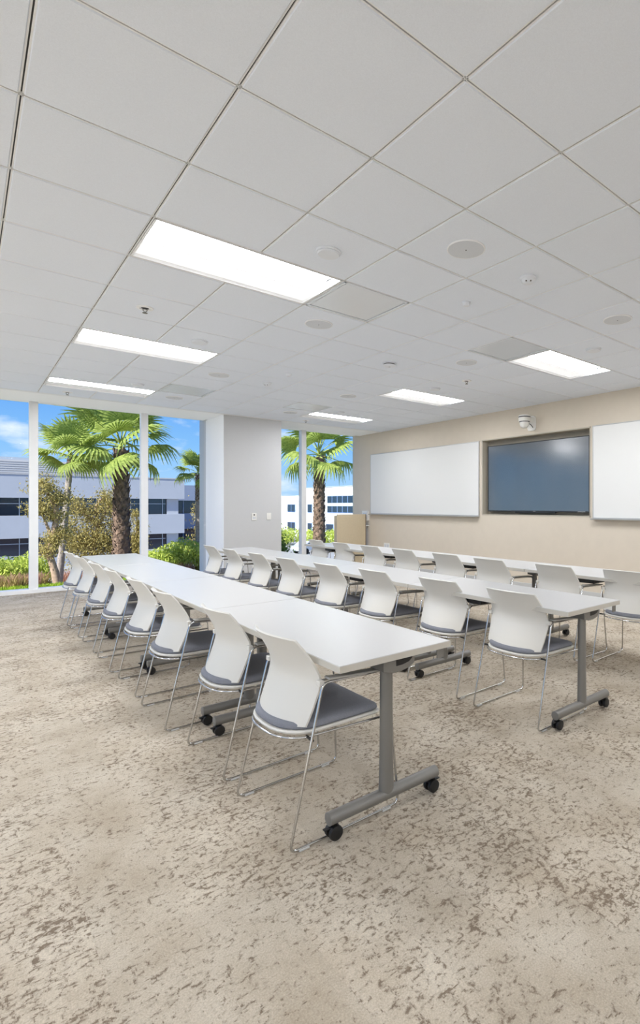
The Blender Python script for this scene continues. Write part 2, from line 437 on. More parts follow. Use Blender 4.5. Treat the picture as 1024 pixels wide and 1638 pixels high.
def runner(axis, c, a0, a1):
    zf = ZC + 0.005
    m = MB()
    for s0, s1 in ((-G / 2, -0.0028), (0.0028, G / 2)):
        if axis == 'Y': m.box(c + s0, c + s1, a0, a1, zf, zf + 0.012)
        else: m.box(a0, a1, c + s0, c + s1, zf, zf + 0.012)
    o = m.build('grid_runner', 'grid', ce)
    n = MB()
    if axis == 'Y': n.box(c - 0.0028, c + 0.0028, a0, a1, zf + 0.006, zf + 0.011)
    else: n.box(a0, a1, c - 0.0028, c + 0.0028, zf + 0.006, zf + 0.011)
    n.build('runner_slot', 'slot', o)
def spans(fixed, axis, lo, hi):
    """runs of the runner broken where a troffer lies across it"""
    cuts = []
    for v, u in troffers:
        if axis == 'Y' and fixed == v + 1: cuts.append(u)
    cells = [k for k in range(lo, hi) if k not in cuts]
    out = []; st = None
    for k in range(lo, hi + 1):
        if k < hi and k not in cuts:
            if st is None: st = k
        elif st is not None: out.append((st, k)); st = None
    return out
for v in range(-9, 10):
    for a, b in spans(v, 'Y', Y0u, Y1u): runner('Y', gx(v), gy(a), gy(b))
for u in range(Y0u + 1, Y1u):
    runner('X', gy(u), max(XL, gx(-10)), XW)
# wall angle at the beige wall and plaster border towards the windows
MB().box(XW - 0.022, XW, YB, gy(12), ZC + 0.001, ZC + 0.02).build('wall_angle', 'grid', ce)
MB().box(XL, XW, gy(12) - 0.004, YG, ZC - 0.002, ZC + 0.02).build('edge_trim', 'grid', ce)
MB().box(XL, XW, YG, YH, ZC, ZC + 0.12).build('plaster_border', 'drywall', ce)

# walls
wr = MB()
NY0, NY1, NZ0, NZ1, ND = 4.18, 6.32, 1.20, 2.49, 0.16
wr.box(XW, XW + 0.3, YB, NY0, 0, ZC + 0.2); wr.box(XW, XW + 0.3, NY1, YF + FD, 0, ZC + 0.2)
wr.box(XW, XW + 0.3, NY0, NY1, 0, NZ0); wr.box(XW, XW + 0.3, NY0, NY1, NZ1, ZC + 0.2)
wr = struct(wr.build('wall_right', 'beige'))
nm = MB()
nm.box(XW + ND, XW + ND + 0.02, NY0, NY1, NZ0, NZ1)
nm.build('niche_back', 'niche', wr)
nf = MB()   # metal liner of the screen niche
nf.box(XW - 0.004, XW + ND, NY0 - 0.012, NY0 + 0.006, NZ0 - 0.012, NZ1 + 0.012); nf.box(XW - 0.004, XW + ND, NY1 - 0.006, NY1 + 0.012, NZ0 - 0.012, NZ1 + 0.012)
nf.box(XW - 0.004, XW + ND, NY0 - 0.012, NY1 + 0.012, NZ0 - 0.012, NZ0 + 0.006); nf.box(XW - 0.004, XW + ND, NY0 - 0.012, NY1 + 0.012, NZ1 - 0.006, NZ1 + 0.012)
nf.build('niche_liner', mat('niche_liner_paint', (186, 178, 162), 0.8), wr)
struct(MB().box(XW - 0.012, XW - 0.0005, YB, YF - 0.01, 0.005, 0.11).build('baseboard_right', 'baseb', bevel=0.003))
wl = MB()
wl.box(XL - 0.2, XL, YB, YF + FD, ZC - 0.02, ZC + 0.2); wl.box(XL - 0.2, XL, YB, YF + FD, 0, 0.06)
wl.box(XL - 0.2, XL, YB, YB + 0.5, 0.06, ZC - 0.02); wl.box(XL - 0.2, XL, YF - 0.3, YF + FD, 0.06, ZC - 0.02)
wl = struct(wl.build('wall_left', 'drywall'))
for k in range(9):
    y = YB + 0.5 + (YF - 0.8 - YB) * k / 8
    if 0 < k < 8: MB().box(XL - 0.17, XL - 0.06, y - 0.056, y + 0.056, 0.06, ZC - 0.02).build('mullion', 'alu', wl)
    if k < 8: MB().box(XL - 0.045, XL - 0.038, y, y + (YF - 0.8 - YB) / 8, 0.06, ZC - 0.02).build('pane', 'glass', wl)
struct(MB().box(XL - 0.2, XW + 0.3, YB - 0.2, YB, 0, ZC + 0.2).build('wall_rear', 'drywall'))
# column between the two windows
XC0, XC1 = 3.367, 4.431
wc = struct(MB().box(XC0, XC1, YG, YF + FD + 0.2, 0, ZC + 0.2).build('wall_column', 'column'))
struct(MB().box(XC0 - 0.01, XC1 + 0.01, YG - 0.011, YG - 0.0005, 0.005, 0.11).build('baseboard_column', 'baseb', bevel=0.003))
MB().box(XC0 - 0.006, XC0 - 0.0005, YG, YF, 0.0, ZC).build('daylit_return', 'drywall', wc)  # white facing; puts the daylight on the column's side into its colour
# roof over the room so that no sun comes in from above
struct(MB().box(XL - 0.4, XW + 0.5, YB - 0.4, YF + FD + 0.1, ZC + 0.335, ZC + 0.6).build('roof_slab', 'concrete'))

# windows: floor to ceiling bays between slender white mullions
def window(name, xa, xb, mulls, n):
    w = struct(empty(name, ((xa + xb) / 2, YF, 0)))
    def part(nm, mb, m, bevel=0.004, par=None):
        o = mb.build(nm, m, par or w, bevel=bevel)
        o.matrix_parent_inverse = w.matrix_world.inverted() if not par else Matrix()
        return o
    w_inv = Matrix.Translation(-Vector(((xa + xb) / 2, YF, 0)))
    def put(nm, mb, m, bevel=0.004):
        o = mb.build(nm, m, None, bevel=bevel); o.parent = w; o.matrix_parent_inverse = w_inv; return o
    put('sill', MB().box(xa, xb, YF - 0.02, YF + FD, 0.0, 0.062), 'alu')
    put('header', MB().box(xa, xb, YF, YF + FD, ZC + 0.02, ZC + 0.2), 'alu')
    edges = [xa] + [x for m in mulls for x in (m - 0.056, m + 0.056)] + [xb]
    for m in mulls:
        o = put('mullion', MB().box(m - 0.056, m + 0.056, YF, YF + FD - 0.06, 0.062, ZC + 0.02), 'alu')
        q = MB().box(m - 0.035, m + 0.035, YF + FD - 0.06, YF + FD, 0.062, ZC + 0.02).build('mullion_cap', 'trayal', o)
    for k in range(0, len(edges), 2):
        put('pane', MB().box(edges[k] - 0.02, edges[k + 1] + 0.02, YF + 0.125, YF + 0.132, 0.055, ZC + 0.03), 'glass', 0)
    return w
window('window_1', XL, XC0, [0.808 - 1.525 * k for k in range(3, -1, -1)] + [2.340], 1)
window('window_2', XC1, XW, [5.375], 2)

# ================================================================== ceiling fixtures
def fx(name, v, u): return empty(name, (gx(v), gy(u), ZC))
FROM = {(0, 2): 'large lit recessed ceiling light nearest the camera on the left', (0, 6): 'second lit recessed ceiling light on the left, above the first table row',
        (0, 10): 'faint recessed ceiling light nearest the large window', (6, 2): 'lit recessed ceiling light near the right wall, beside the grey vent panel',
        (6, 6): 'lit recessed ceiling light over the left whiteboard end of the room', (6, 10): 'faint recessed ceiling light in the far corner by the palm window'}
tro0 = empty('ceiling_light', (0, 0, 0))
g = 0.012
L2, W1 = TS * 2 - 2 * g, TS - 2 * g
fr = MB()
fr.box(g, g + L2, g, g + 0.012, 0.0, 0.05); fr.box(g, g + L2, g + W1 - 0.012, g + W1, 0.0, 0.05)
fr.box(g, g + 0.012, g, g + W1, 0.0, 0.05); fr.box(g + L2 - 0.012, g + L2, g, g + W1, 0.0, 0.05)
fr.build('frame', 'grid', tro0, bevel=0.002)
# bowed lens along the near half of the fitting, flat white reflector with a glow of its own along the far half
ym = g + W1 * 0.56
rows = []
for k in range(13):
    t = k / 12; y = g + 0.012 + (ym - g - 0.012) * t
    z = 0.014 + 0.050 * math.sin(PI * t) ** 0.8
    rows.append([(g + 0.012, y, z), (g + L2 - 0.012, y, z)])
MB().grid(rows).build('lens', 'lens', tro0, smooth=60, fixn=False)
MB().prism([(ym, 0.012), (ym, 0.018), (g + W1 - 0.012, 0.030), (g + W1 - 0.012, 0.024)], 'X', g + 0.012, g + L2 - 0.012).build('reflector', 'reflector', tro0)
MB().box(g + 0.002, g + L2 - 0.002, g + 0.002, g + W1 - 0.002, 0.075, 0.085).build('housing', 'grid', tro0)
first = True
for k, (v, u) in enumerate(troffers):
    o = tro0 if k == 0 else copy_tree(tro0)
    o.location = (gx(v), gy(u), ZC)
    if u == 10:                       # the row along the glass gets a weaker glow, imitating its fainter look at a low angle
        for ch in o.children:
            if ch.name.startswith(('lens', 'reflector')):
                ch.data = ch.data.copy(); ch.data.materials[0] = M['lens_dim' if ch.name.startswith('lens') else 'reflector_dim']
    tag(o, FROM.get((v, u), 'recessed ceiling light behind or beside the camera at %d %s' % (abs(v * 10 + u), 'left' if v < 0 else 'right')), 'ceiling light', 'recessed troffer lights')
names = {(-6, -2): 'recessed ceiling light left of the camera, level with it', (-6, 2): 'recessed ceiling light far left, outside the first table row',
         (-6, 6): 'recessed ceiling light far left, halfway to the window', (-6, 10): 'recessed ceiling light far left, next to the window',
         (-6, -7): 'recessed ceiling light behind the camera in the left corner', (0, -7): 'recessed ceiling light straight behind the camera',
         (6, -2): 'recessed ceiling light by the right wall, level with the camera', (6, -7): 'recessed ceiling light behind the camera near the beige wall'}
for o in list(col.objects):
    if o.name.startswith('ceiling_light') and o.parent is None:
        for (v, u), lb in names.items():
            if abs(o.location.x - gx(v)) < 0.01 and abs(o.location.y - gy(u)) < 0.01: o['label'] = lb
# square plaque diffusers
dlab = {(2, 2): 'square metal air vent panel at the end of the nearest ceiling light', (5, 2): 'grey square air vent panel beside the right-hand ceiling light',
        (2, 9): 'shiny square air vent panel in the ceiling near the large window', (5, 9): 'shiny square air vent panel above the grey column'}
for v, u in plaques:
    o = empty('air_diffuser', (gx(v), gy(u), ZC)); tag(o, dlab[(v, u)], 'air vent', 'square ceiling air diffusers')
    MB().box(0.01, TS - 0.01, 0.01, TS - 0.01, 0.07, 0.09).build('backpan', 'darkgap', o)
    r = MB(); e = 0.012; w = 0.02
    r.box(e, TS - e, e, e + w, 0.0, 0.07); r.box(e, TS - e, TS - e - w, TS - e, 0.0, 0.07); r.box(e, e + w, e, TS - e, 0.0, 0.07); r.box(TS - e - w, TS - e, e, TS - e, 0.0, 0.07)
    r.build('frame', 'diffmet', o, bevel=0.003)
    pl = MB(); q = e + w + 0.008
    pl.prism(rrect(q, TS - q, q, TS - q, 0.012), 'Z', 0.004, 0.016)
    pl.build('plaque', 'diffmet', o, bevel=0.003)
# round things: speakers, disc sensors, detectors, sprinklers
def inst(proto, lst, cat, group):
    for k, (v, u, lab) in enumerate(lst):
        o = proto if k == 0 else copy_tree(proto)
        o.location = (gx(v), gy(u), ZC); tag(o, lab, cat, group)
sp = empty('ceiling_speaker')
MB().lathe([(0.119, 0.0), (0.119, -0.006), (0.114, -0.009), (0.110, -0.006)], 40).build('rim', 'grid', sp, smooth=30)
s2 = MB().lathe([(0.112, -0.004), (0.112, -0.0075), (0.09, -0.0085), (0.02, -0.009)], 40).build('grille', 'grille', sp, smooth=30)
MB().lathe([(0.005, -0.0088), (0.004, -0.0105)], 10).build('badge', 'slot', s2)
inst(sp, [(2.5, 0.5, 'large round ceiling speaker nearest the camera, near the picture centre'), (5.5, 0.5, 'round ceiling speaker at the right edge of the picture'),
          (2.5, 3.5, 'round ceiling speaker beside the corner of the square vent panel'), (5.5, 3.5, 'round ceiling speaker left of the right-hand ceiling light'),
          (2.5, 7.5, 'round ceiling speaker between the second and third left lights'), (5.5, 7.5, 'round ceiling speaker left of the far right lit panel'),
          (2.5, 10.5, 'round ceiling speaker just above the top of the large window'), (5.5, 10.5, 'round ceiling speaker just in front of the grey column top')], 'speaker', 'round ceiling speakers')
ds = empty('ceiling_disc')
MB().lathe([(0.078, 0.0), (0.078, -0.006), (0.074, -0.009)], 32).build('flange', 'ceilwhite', ds, smooth=30)
MB().lathe([(0.068, -0.008), (0.070, -0.016), (0.064, -0.022), (0.02, -0.023)], 32).build('cover', 'ceilwhite', ds, smooth=30)
inst(ds, [(1.5, 1.5, 'white round disc on the ceiling beside the nearest light'), (1.5, 5.5, 'white round disc on the ceiling just in front of the second left light'),
          (1.5, 9.5, 'white round disc on the ceiling in front of the third left light'), (6.5, 1.5, 'white round disc on the ceiling in front of the right-hand light'),
          (6.5, 5.5, 'white round disc on the ceiling in front of the far right light'), (6.5, 9.5, 'white round disc on the ceiling nearest the palm window')], 'ceiling disc', 'round ceiling discs')
sm = empty('smoke_detector', (gx(4.5), gy(4.5), ZC)); tag(sm, 'white smoke detector with a dark slotted ring in the middle of the ceiling', 'smoke detector')
MB().lathe([(0.075, 0.0), (0.075, -0.012)], 32).build('base', 'ceilwhite', sm, smooth=30)
MB().lathe([(0.066, -0.012), (0.066, -0.022)], 32).build('slot_ring', 'slot', sm, smooth=30)
MB().lathe([(0.074, -0.022), (0.072, -0.03), (0.05, -0.038), (0.015, -0.04)], 32).build('cover', 'ceilwhite', sm, smooth=30)
MB().lathe([(0.012, -0.039), (0.010, -0.045)], 12).build('test_button', 'grille', sm, smooth=30)
for (v, u, lab) in ((3.5, 0.5, 'white domed motion detector with dark eyes, nearest the camera'), (3.5, 7.5, 'small white domed motion detector far back over the middle table row')):
    o = empty('motion_detector', (gx(v), gy(u), ZC)); tag(o, lab, 'detector', 'domed ceiling detectors')
    MB().lathe([(0.058, 0.0), (0.058, -0.008), (0.050, -0.016)], 28).build('base', 'ceilwhite', o, smooth=30)
    MB().lathe([(0.048, -0.014), (0.044, -0.03), (0.030, -0.043), (0.008, -0.048)], 28).build('dome', 'ceilwhite', o, smooth=40)
    for a in (200, 250):
        x, y = 0.036 * math.cos(math.radians(a)), 0.036 * math.sin(math.radians(a))
        MB().lathe([(0.006, -0.030), (0.006, -0.0385), (0.003, -0.040)], 10, (x, y, 0)).build('eye', 'brass', o, smooth=40)
for (v, u, lab) in ((3.5, 1.5, 'small white button sensor between the vent panel and the domed detector'), (3.5, 6.5, 'small white button sensor above the middle table row, far back')):
    o = empty('button_sensor', (gx(v), gy(u), ZC)); tag(o, lab, 'sensor', 'small ceiling button sensors')
    MB().lathe([(0.036, 0.0), (0.036, -0.006)], 24).build('base', 'ceilwhite', o, smooth=30)
    MB().lathe([(0.031, -0.006), (0.030, -0.02), (0.024, -0.027), (0.008, -0.029)], 24).build('cap', 'ceilwhite', o, smooth=40)
spk = empty('sprinkler')
es = MB()
es.lathe([(0.062, 0.0), (0.060, -0.006), (0.040, -0.010), (0.030, -0.002)], 32)
es.build('escutcheon', 'grid', spk, smooth=30)
MB().lathe([(0.028, -0.004), (0.020, -0.006), (0.010, -0.010)], 20).build('cup', 'slot', spk, smooth=30)
fr_ = MB().tube([(-0.012, 0, -0.008), (-0.015, 0, -0.022), (0, 0, -0.038), (0.015, 0, -0.022), (0.012, 0, -0.008)], 0.003, 6)
fr_.build('frame_arms', 'brass', spk, smooth=40)
MB().lathe([(0.006, -0.036), (0.019, -0.041), (0.019, -0.0435)], 16).build('deflector', 'brass', spk, smooth=30)
inst(spk, [(0.5, 4.5, 'pendent sprinkler head between the first and second left lights'), (6.5, 4.5, 'pendent sprinkler head above the right side of the room'),
           (0.5, 11.5, 'pendent sprinkler head just above the left window'), (6.5, 11.5, 'pendent sprinkler head above the palm window')], 'sprinkler', 'ceiling sprinklers')

# ================================================================== right wall: whiteboards, screen, camera, lectern
def whiteboard(y0, y1, z0, z1, label):
    cy = (y0 + y1) / 2
    o = empty('whiteboard', (XW, cy, z0)); tag(o, label, 'whiteboard', 'wall whiteboards')
    h = (y1 - y0) / 2; H = z1 - z0
    MB().box(-0.022, -0.002, -h + 0.008, h - 0.008, 0.008, H - 0.008).build('panel', 'board', o)
    f = MB(); t = 0.012
    f.box(-0.027, -0.001, -h, h, H - t, H); f.box(-0.027, -0.001, -h, h, 0, t); f.box(-0.027, -0.001, -h, -h + t, t, H - t); f.box(-0.027, -0.001, h - t, h, t, H - t)
    f.build('frame', 'trayal', o, bevel=0.002)
    MB().prism([(-0.001, -0.022), (-0.001, 0.0), (-0.03, 0.0), (-0.03, -0.006), (-0.075, -0.010), (-0.082, -0.002), (-0.088, -0.004), (-0.085, -0.02)], 'Y', -h, h).build('tray', 'trayal', o)
    return o
whiteboard(6.385, 9.715, 1.175, 2.488, 'large whiteboard on the beige wall left of the screen')
whiteboard(0.80, 4.125, 1.175, 2.505, 'whiteboard on the beige wall right of the screen, cut by the picture edge')
tv = empty('wall_screen', (XW + 0.05, 5.235, 1.255)); tag(tv, 'large dark flat screen set into a niche in the beige wall', 'screen')
TH, TW = 1.135, 1.01
MB().box(0.035, 0.085, -TW + 0.03, TW - 0.03, 0.03, TH - 0.03).build('housing', 'black', tv, bevel=0.006)
MB().box(0.012, 0.022, -TW + 0.014, TW - 0.014, 0.022, TH - 0.014).build('display', 'screen', tv)
b = MB()
b.box(0.008, 0.04, -TW, TW, 0, 0.022); b.box(0.008, 0.04, -TW, TW, TH - 0.014, TH); b.box(0.008, 0.04, -TW, -TW + 0.014, 0.022, TH - 0.014); b.box(0.008, 0.04, TW - 0.014, TW, 0.022, TH - 0.014)
b.build('bezel', 'bezel', tv, bevel=0.002)
MB().box(0.0065, 0.0082, -0.025, 0.025, 0.007, 0.013).build('logo_mark', 'mark', tv)
MB().box(0.0065, 0.0082, -TW + 0.07, -TW + 0.20, 0.007, 0.012).build('model_mark', 'mark', tv)
MB().box(0.01, 0.05, -0.40, 0.40, -0.02, 0.0).build('speaker_bar', 'black', tv, bevel=0.003)
MB().box(0.085, 0.1095, -0.25, 0.25, 0.35, 0.80).build('wall_mount', 'black', tv)
# dome camera on its bracket
cm = empty('wall_camera', (XW, 5.235, 2.55)); tag(cm, 'white dome camera on a wall bracket above the screen', 'camera')
MB().prism(rrect(-0.085, 0.085, 0.0, 0.235, 0.05), 'X', -0.016, -0.001).build('wall_plate', 'offwhite', cm, bevel=0.003)
MB().prism(rrect(-0.035, 0.035, 0.13, 0.215, 0.02), 'X', -0.16, -0.014).build('arm', 'offwhite', cm, bevel=0.004)
cb = MB().lathe([(0.085, 0.0), (0.094, 0.012), (0.094, 0.085), (0.088, 0.096), (0.03, 0.099)], 36, (-0.19, 0, 0.13)).build('body', 'offwhite', cm, smooth=40)
MB().lathe([(0.0945, 0.060), (0.0950, 0.062), (0.0950, 0.072), (0.0945, 0.074)], 36, (-0.19, 0, 0.13)).build('slit', 'black', cb, smooth=40)
MB().lathe([(0.012, -0.108), (0.040, -0.098), (0.060, -0.078), (0.072, -0.05), (0.076, -0.02), (0.076, 0.004)], 32, (-0.19, 0, 0.13)).build('dome', 'offwhite', cm, smooth=60)
MB().lathe([(0.078, -0.012), (0.081, -0.010), (0.081, 0.0), (0.078, 0.002)], 32, (-0.19, 0, 0.13)).build('seal_ring', 'slot', cm, smooth=60)
MB().tube([(-0.10, -0.03, 0.10), (-0.06, -0.035, 0.08), (-0.016, -0.03, 0.05)], 0.006, 8).build('cable', 'black', cm, smooth=60)
# control panel, its shelf, outlets
cp = empty('control_panel', (XW, 9.90, 1.02)); tag(cp, 'small square white control panel on the wall above the tan cabinet', 'control panel')
MB().prism(rrect(-0.11, 0.11, 0.0, 0.22, 0.012), 'X', -0.05, -0.001).build('case', 'offwhite', cp, bevel=0.004)
MB().prism(rrect(-0.07, 0.07, 0.05, 0.17, 0.006), 'X', -0.0535, -0.049).build('display', 'grille', cp)
sh = empty('wall_shelf', (XW, 9.90, 0.90)); tag(sh, 'tiny white shelf on the wall under the control panel', 'shelf')
MB().box(-0.09, -0.001, -0.11, 0.11, 0.0, 0.014).build('ledge', 'offwhite', sh, bevel=0.003)
MB().prism([(-0.001, -0.05), (-0.001, 0.0), (-0.06, 0.0)], 'Y', -0.01, 0.01).build('bracket', 'offwhite', sh)
def plate(loc, face, lab, cat, w, h, inner):
    o = empty('wall_plate', loc); tag(o, lab, cat)
    if face == 'X':
        MB().prism(rrect(-w, w, -h, h, 0.008), 'X', -0.008, -0.0005).build('cover', 'offwhite', o, bevel=0.002)
        for (a, b0, a1, b1, mm) in inner: MB().box(-0.0105, -0.0075, a, a1, b0, b1).build('insert', mm, o)
    else:
        MB().prism(rrect(-w, w, -h, h, 0.008), 'Y', -0.012, -0.0005).build('cover', 'offwhite', o, bevel=0.002)
        for (a, b0, a1, b1, mm) in inner: MB().box(a, a1, -0.0145, -0.0115, b0, b1).build('insert', mm, o)
    o.name = 'wall_plate'
    return o
o = plate((XW, 9.13, 0.494), 'X', 'white double outlet plate low on the beige wall', 'outlet', 0.10, 0.06, [(-0.075, -0.03, -0.015, 0.03, 'grille'), (0.015, -0.03, 0.075, 0.03, 'grille')]); o.name = 'outlet_plate'
o = plate((3.905, YG, 1.155), 'Y', 'white thermostat with a dark display on the grey column', 'thermostat', 0.045, 0.065, [(-0.012, 0.02, 0.012, 0.045, 'slot'), (-0.03, -0.045, 0.03, 0.0, 'grille')]); o.name = 'thermostat'
o = plate((4.185, YG, 1.158), 'Y', 'blank white switch plate right of the thermostat on the column', 'switch', 0.042, 0.062, [(-0.017, -0.034, 0.017, 0.034, 'offwhite')]); o.name = 'switch_plate'
# tan cabinet standing by the window in the corner
lc = empty('lectern', (6.24, 10.00, 0)); tag(lc, 'tan waist-high lectern cabinet in the corner by the palm window', 'lectern')
MB().box(-0.36, 0.36, -0.20, -0.178, 0.006, 1.165).build('front_panel', 'lectern', lc, bevel=0.002)
for s in (-1, 1): MB().box(s * 0.36 - (0.022 if s > 0 else 0), s * 0.36 + (0.022 if s < 0 else 0), -0.177, -0.08, 0.006, 1.14).build('side_panel', 'lectern', lc, bevel=0.002)
MB().box(0.3605, 0.374, -0.201, -0.08, 0.006, 1.165).build('shade_strip', 'lecshade', lc, bevel=0.002)  # dark strip painted for the shade between cabinet and wall
MB().box(-0.335, 0.335, -0.175, -0.08, 1.118, 1.14).build('top', 'lectern', lc, bevel=0.002)
MB().box(-0.335, 0.335, -0.175, -0.085, 0.60, 0.62).build('shelf', 'lectern', lc, bevel=0.002)

# ================================================================== tables
TD, TL, TZ, TT = 0.59, 1.505, 0.73, 0.03
def make_table():
    t = empty('training_table', (0, 0, 0))
    hx, hy = TD / 2, TL / 2 - 0.002
    MB().box(-hx + 0.002, hx - 0.002, -hy + 0.002, hy - 0.002, TZ - TT, TZ).build('table_top', 'laminate', t, bevel=0.002)
    e = MB()
    zz0, zz1 = TZ - TT + 0.002, TZ - 0.0025
    e.box(-hx, -hx + 0.004, -hy, hy, zz0, zz1); e.box(hx - 0.004, hx, -hy, hy, zz0, zz1); e.box(-hx + 0.004, hx - 0.004, -hy, -hy + 0.004, zz0, zz1); e.box(-hx + 0.004, hx - 0.004, hy - 0.004, hy, zz0, zz1)
    e.build('edge_band', 'edge', t)
    MB().box(-0.035, 0.005, -hy + 0.16, hy - 0.16, TZ - TT - 0.035, TZ - TT - 0.001).build('beam', 'silver', t, bevel=0.003)
    for s in (-1, 1):
        yc = s * (hy - 0.10)
        # oval post flaring slightly towards the foot
        rows = []
        for (z, rx, ry) in ((0.085, 0.040, 0.026), (0.16, 0.036, 0.025), (0.30, 0.032, 0.024), (0.665, 0.030, 0.023)):
            rows.append([(rx * math.cos(2 * PI * k / 20), yc + ry * math.sin(2 * PI * k / 20), z) for k in range(21)])
        MB().grid(rows).build('post', 'silver', t, smooth=50)
        ft = MB().tube([(-0.29, yc, 0.092), (-0.288, yc, 0.092), (0.288, yc, 0.092), (0.29, yc, 0.092)], [0.022, 0.0265, 0.0265, 0.022], 20)
        f = ft.build('foot', 'silver', t, smooth=40)
        for q in (-1, 1):
            cx = q * 0.262
            c = MB().lathe([(0.009, 0.03), (0.009, 0.068)], 10, (cx, yc, 0)).lathe([(0.02, 0.048), (0.021, 0.058), (0.014, 0.062)], 14, (cx, yc, 0)).box(cx - 0.012, cx + 0.012, yc - 0.005, yc + 0.005, 0.024, 0.05).build('castor', 'black', t, smooth=40)
            for w in (-1, 1):
                MB().lathe([(0.018, -0.010), (0.0285, -0.008), (0.0300, 0.0), (0.0285, 0.008), (0.018, 0.010)], 22, (cx, yc + w * 0.0165, 0.0355), 'Y').build('wheel', 'black', c, smooth=40)
            MB().box(cx + q * 0.022, cx + q * 0.046, yc - 0.010, yc + 0.010, 0.052, 0.058).build('brake_lever', 'black', c, bevel=0.002)
        # flip-top bracket: curved casting with a black latch set into its end
        zt = TZ - TT
        arc = [(-0.05, zt - 0.001), (0.118, zt - 0.001), (0.122, zt - 0.030), (0.116, zt - 0.048), (0.09, zt - 0.062), (0.05, zt - 0.070), (0.0, zt - 0.071), (-0.05, zt - 0.058)]
        y0, y1 = sorted((yc + s * 0.052, yc - s * 0.055))
        br = MB().prism(arc, 'Y', y0, y1).build('flip_bracket', 'silver', t, bevel=0.004)
        a = [(0.016, zt - 0.003), (0.104, zt - 0.003), (0.103, zt - 0.020), (0.085, zt - 0.034), (0.05, zt - 0.041), (0.016, zt - 0.042)]
        ya, yb = sorted((yc + s * 0.0505, yc + s * 0.0545))
        MB().prism(a, 'Y', ya, yb).build('latch', 'black', br)
        MB().box(-0.16, 0.20, yc - 0.03, yc + 0.03, TZ - TT - 0.008, TZ - TT - 0.0005).build('mount_plate', 'silver', br, bevel=0.002)
    MB().box(-0.225, -0.045, 0.02, 0.22, TZ - TT - 0.045, TZ - TT - 0.0005).build('cable_box', 'black', t, bevel=0.005)
    MB().box(hx - 0.075, hx - 0.035, -hy + 0.01, -hy + 0.016, TZ - TT - 0.042, TZ - TT - 0.0005).build('gang_plate', 'silver', t, bevel=0.002)
    return t
table0 = make_table()
rowx = [1.370, 2.905, 4.365]
rown = ['left row', 'middle row', 'right row']
tord = ['nearest the camera', 'second from the camera', 'third from the camera', 'farthest from the camera']
k = 0
for r in range(3):
    for i in range(4):
        o = table0 if k == 0 else copy_tree(table0)
        o.location = (rowx[r], 1.77 + TL * (i + 0.5), 0.005); k += 1
        tag(o, 'white folding table on castors, %s in the %s' % (tord[i], rown[r]), 'table', 'white training tables in rows')

# ================================================================== chairs
def seat_outline(grow, n=14):
    """plan of the seat: straight front and sides, bowed back"""
    pts = []
    f = 0.470 + grow; hw = 0.218 + grow; xb = 0.010 - grow
    r = 0.05
    for k in range(6):
        a = math.radians(90 * k / 5); pts.append((f - r + r * math.cos(a), hw - r + r * math.sin(a)))      # front left corner
    for k in range(n + 1):
        a = math.radians(90 + 180 * k / n)
        pts.append((0.16 + (0.16 - xb) * math.cos(a) * (1.0), hw * (abs(math.sin(a)) ** 0.75) * (1 if math.sin(a) >= 0 else -1)))
    for k in range(6):
        a = math.radians(270 + 90 * k / 5); pts.append((f - r + r * math.cos(a), -hw + r + r * math.sin(a)))
    return pts
def layered(levels):
    """stack of outlines (grow, z) closed top and bottom"""
    mb = MB(); rings = []
    for g_, z, sag in levels:
        rings.append([(x, y, z - sag * max(0, (x - 0.33) / 0.14) ** 2) for (x, y) in seat_outline(g_)])
    n = len(rings[0]); vs = [p for r in rings for p in r]; fs = []
    for i in range(len(rings) - 1):
        for k in range(n):
            k2 = (k + 1) % n; fs.append((i * n + k, i * n + k2, (i + 1) * n + k2, (i + 1) * n + k))
    fs.append(tuple(range(n - 1, -1, -1))); fs.append(tuple((len(rings) - 1) * n + k for k in range(n)))
    return mb.add(vs, fs)
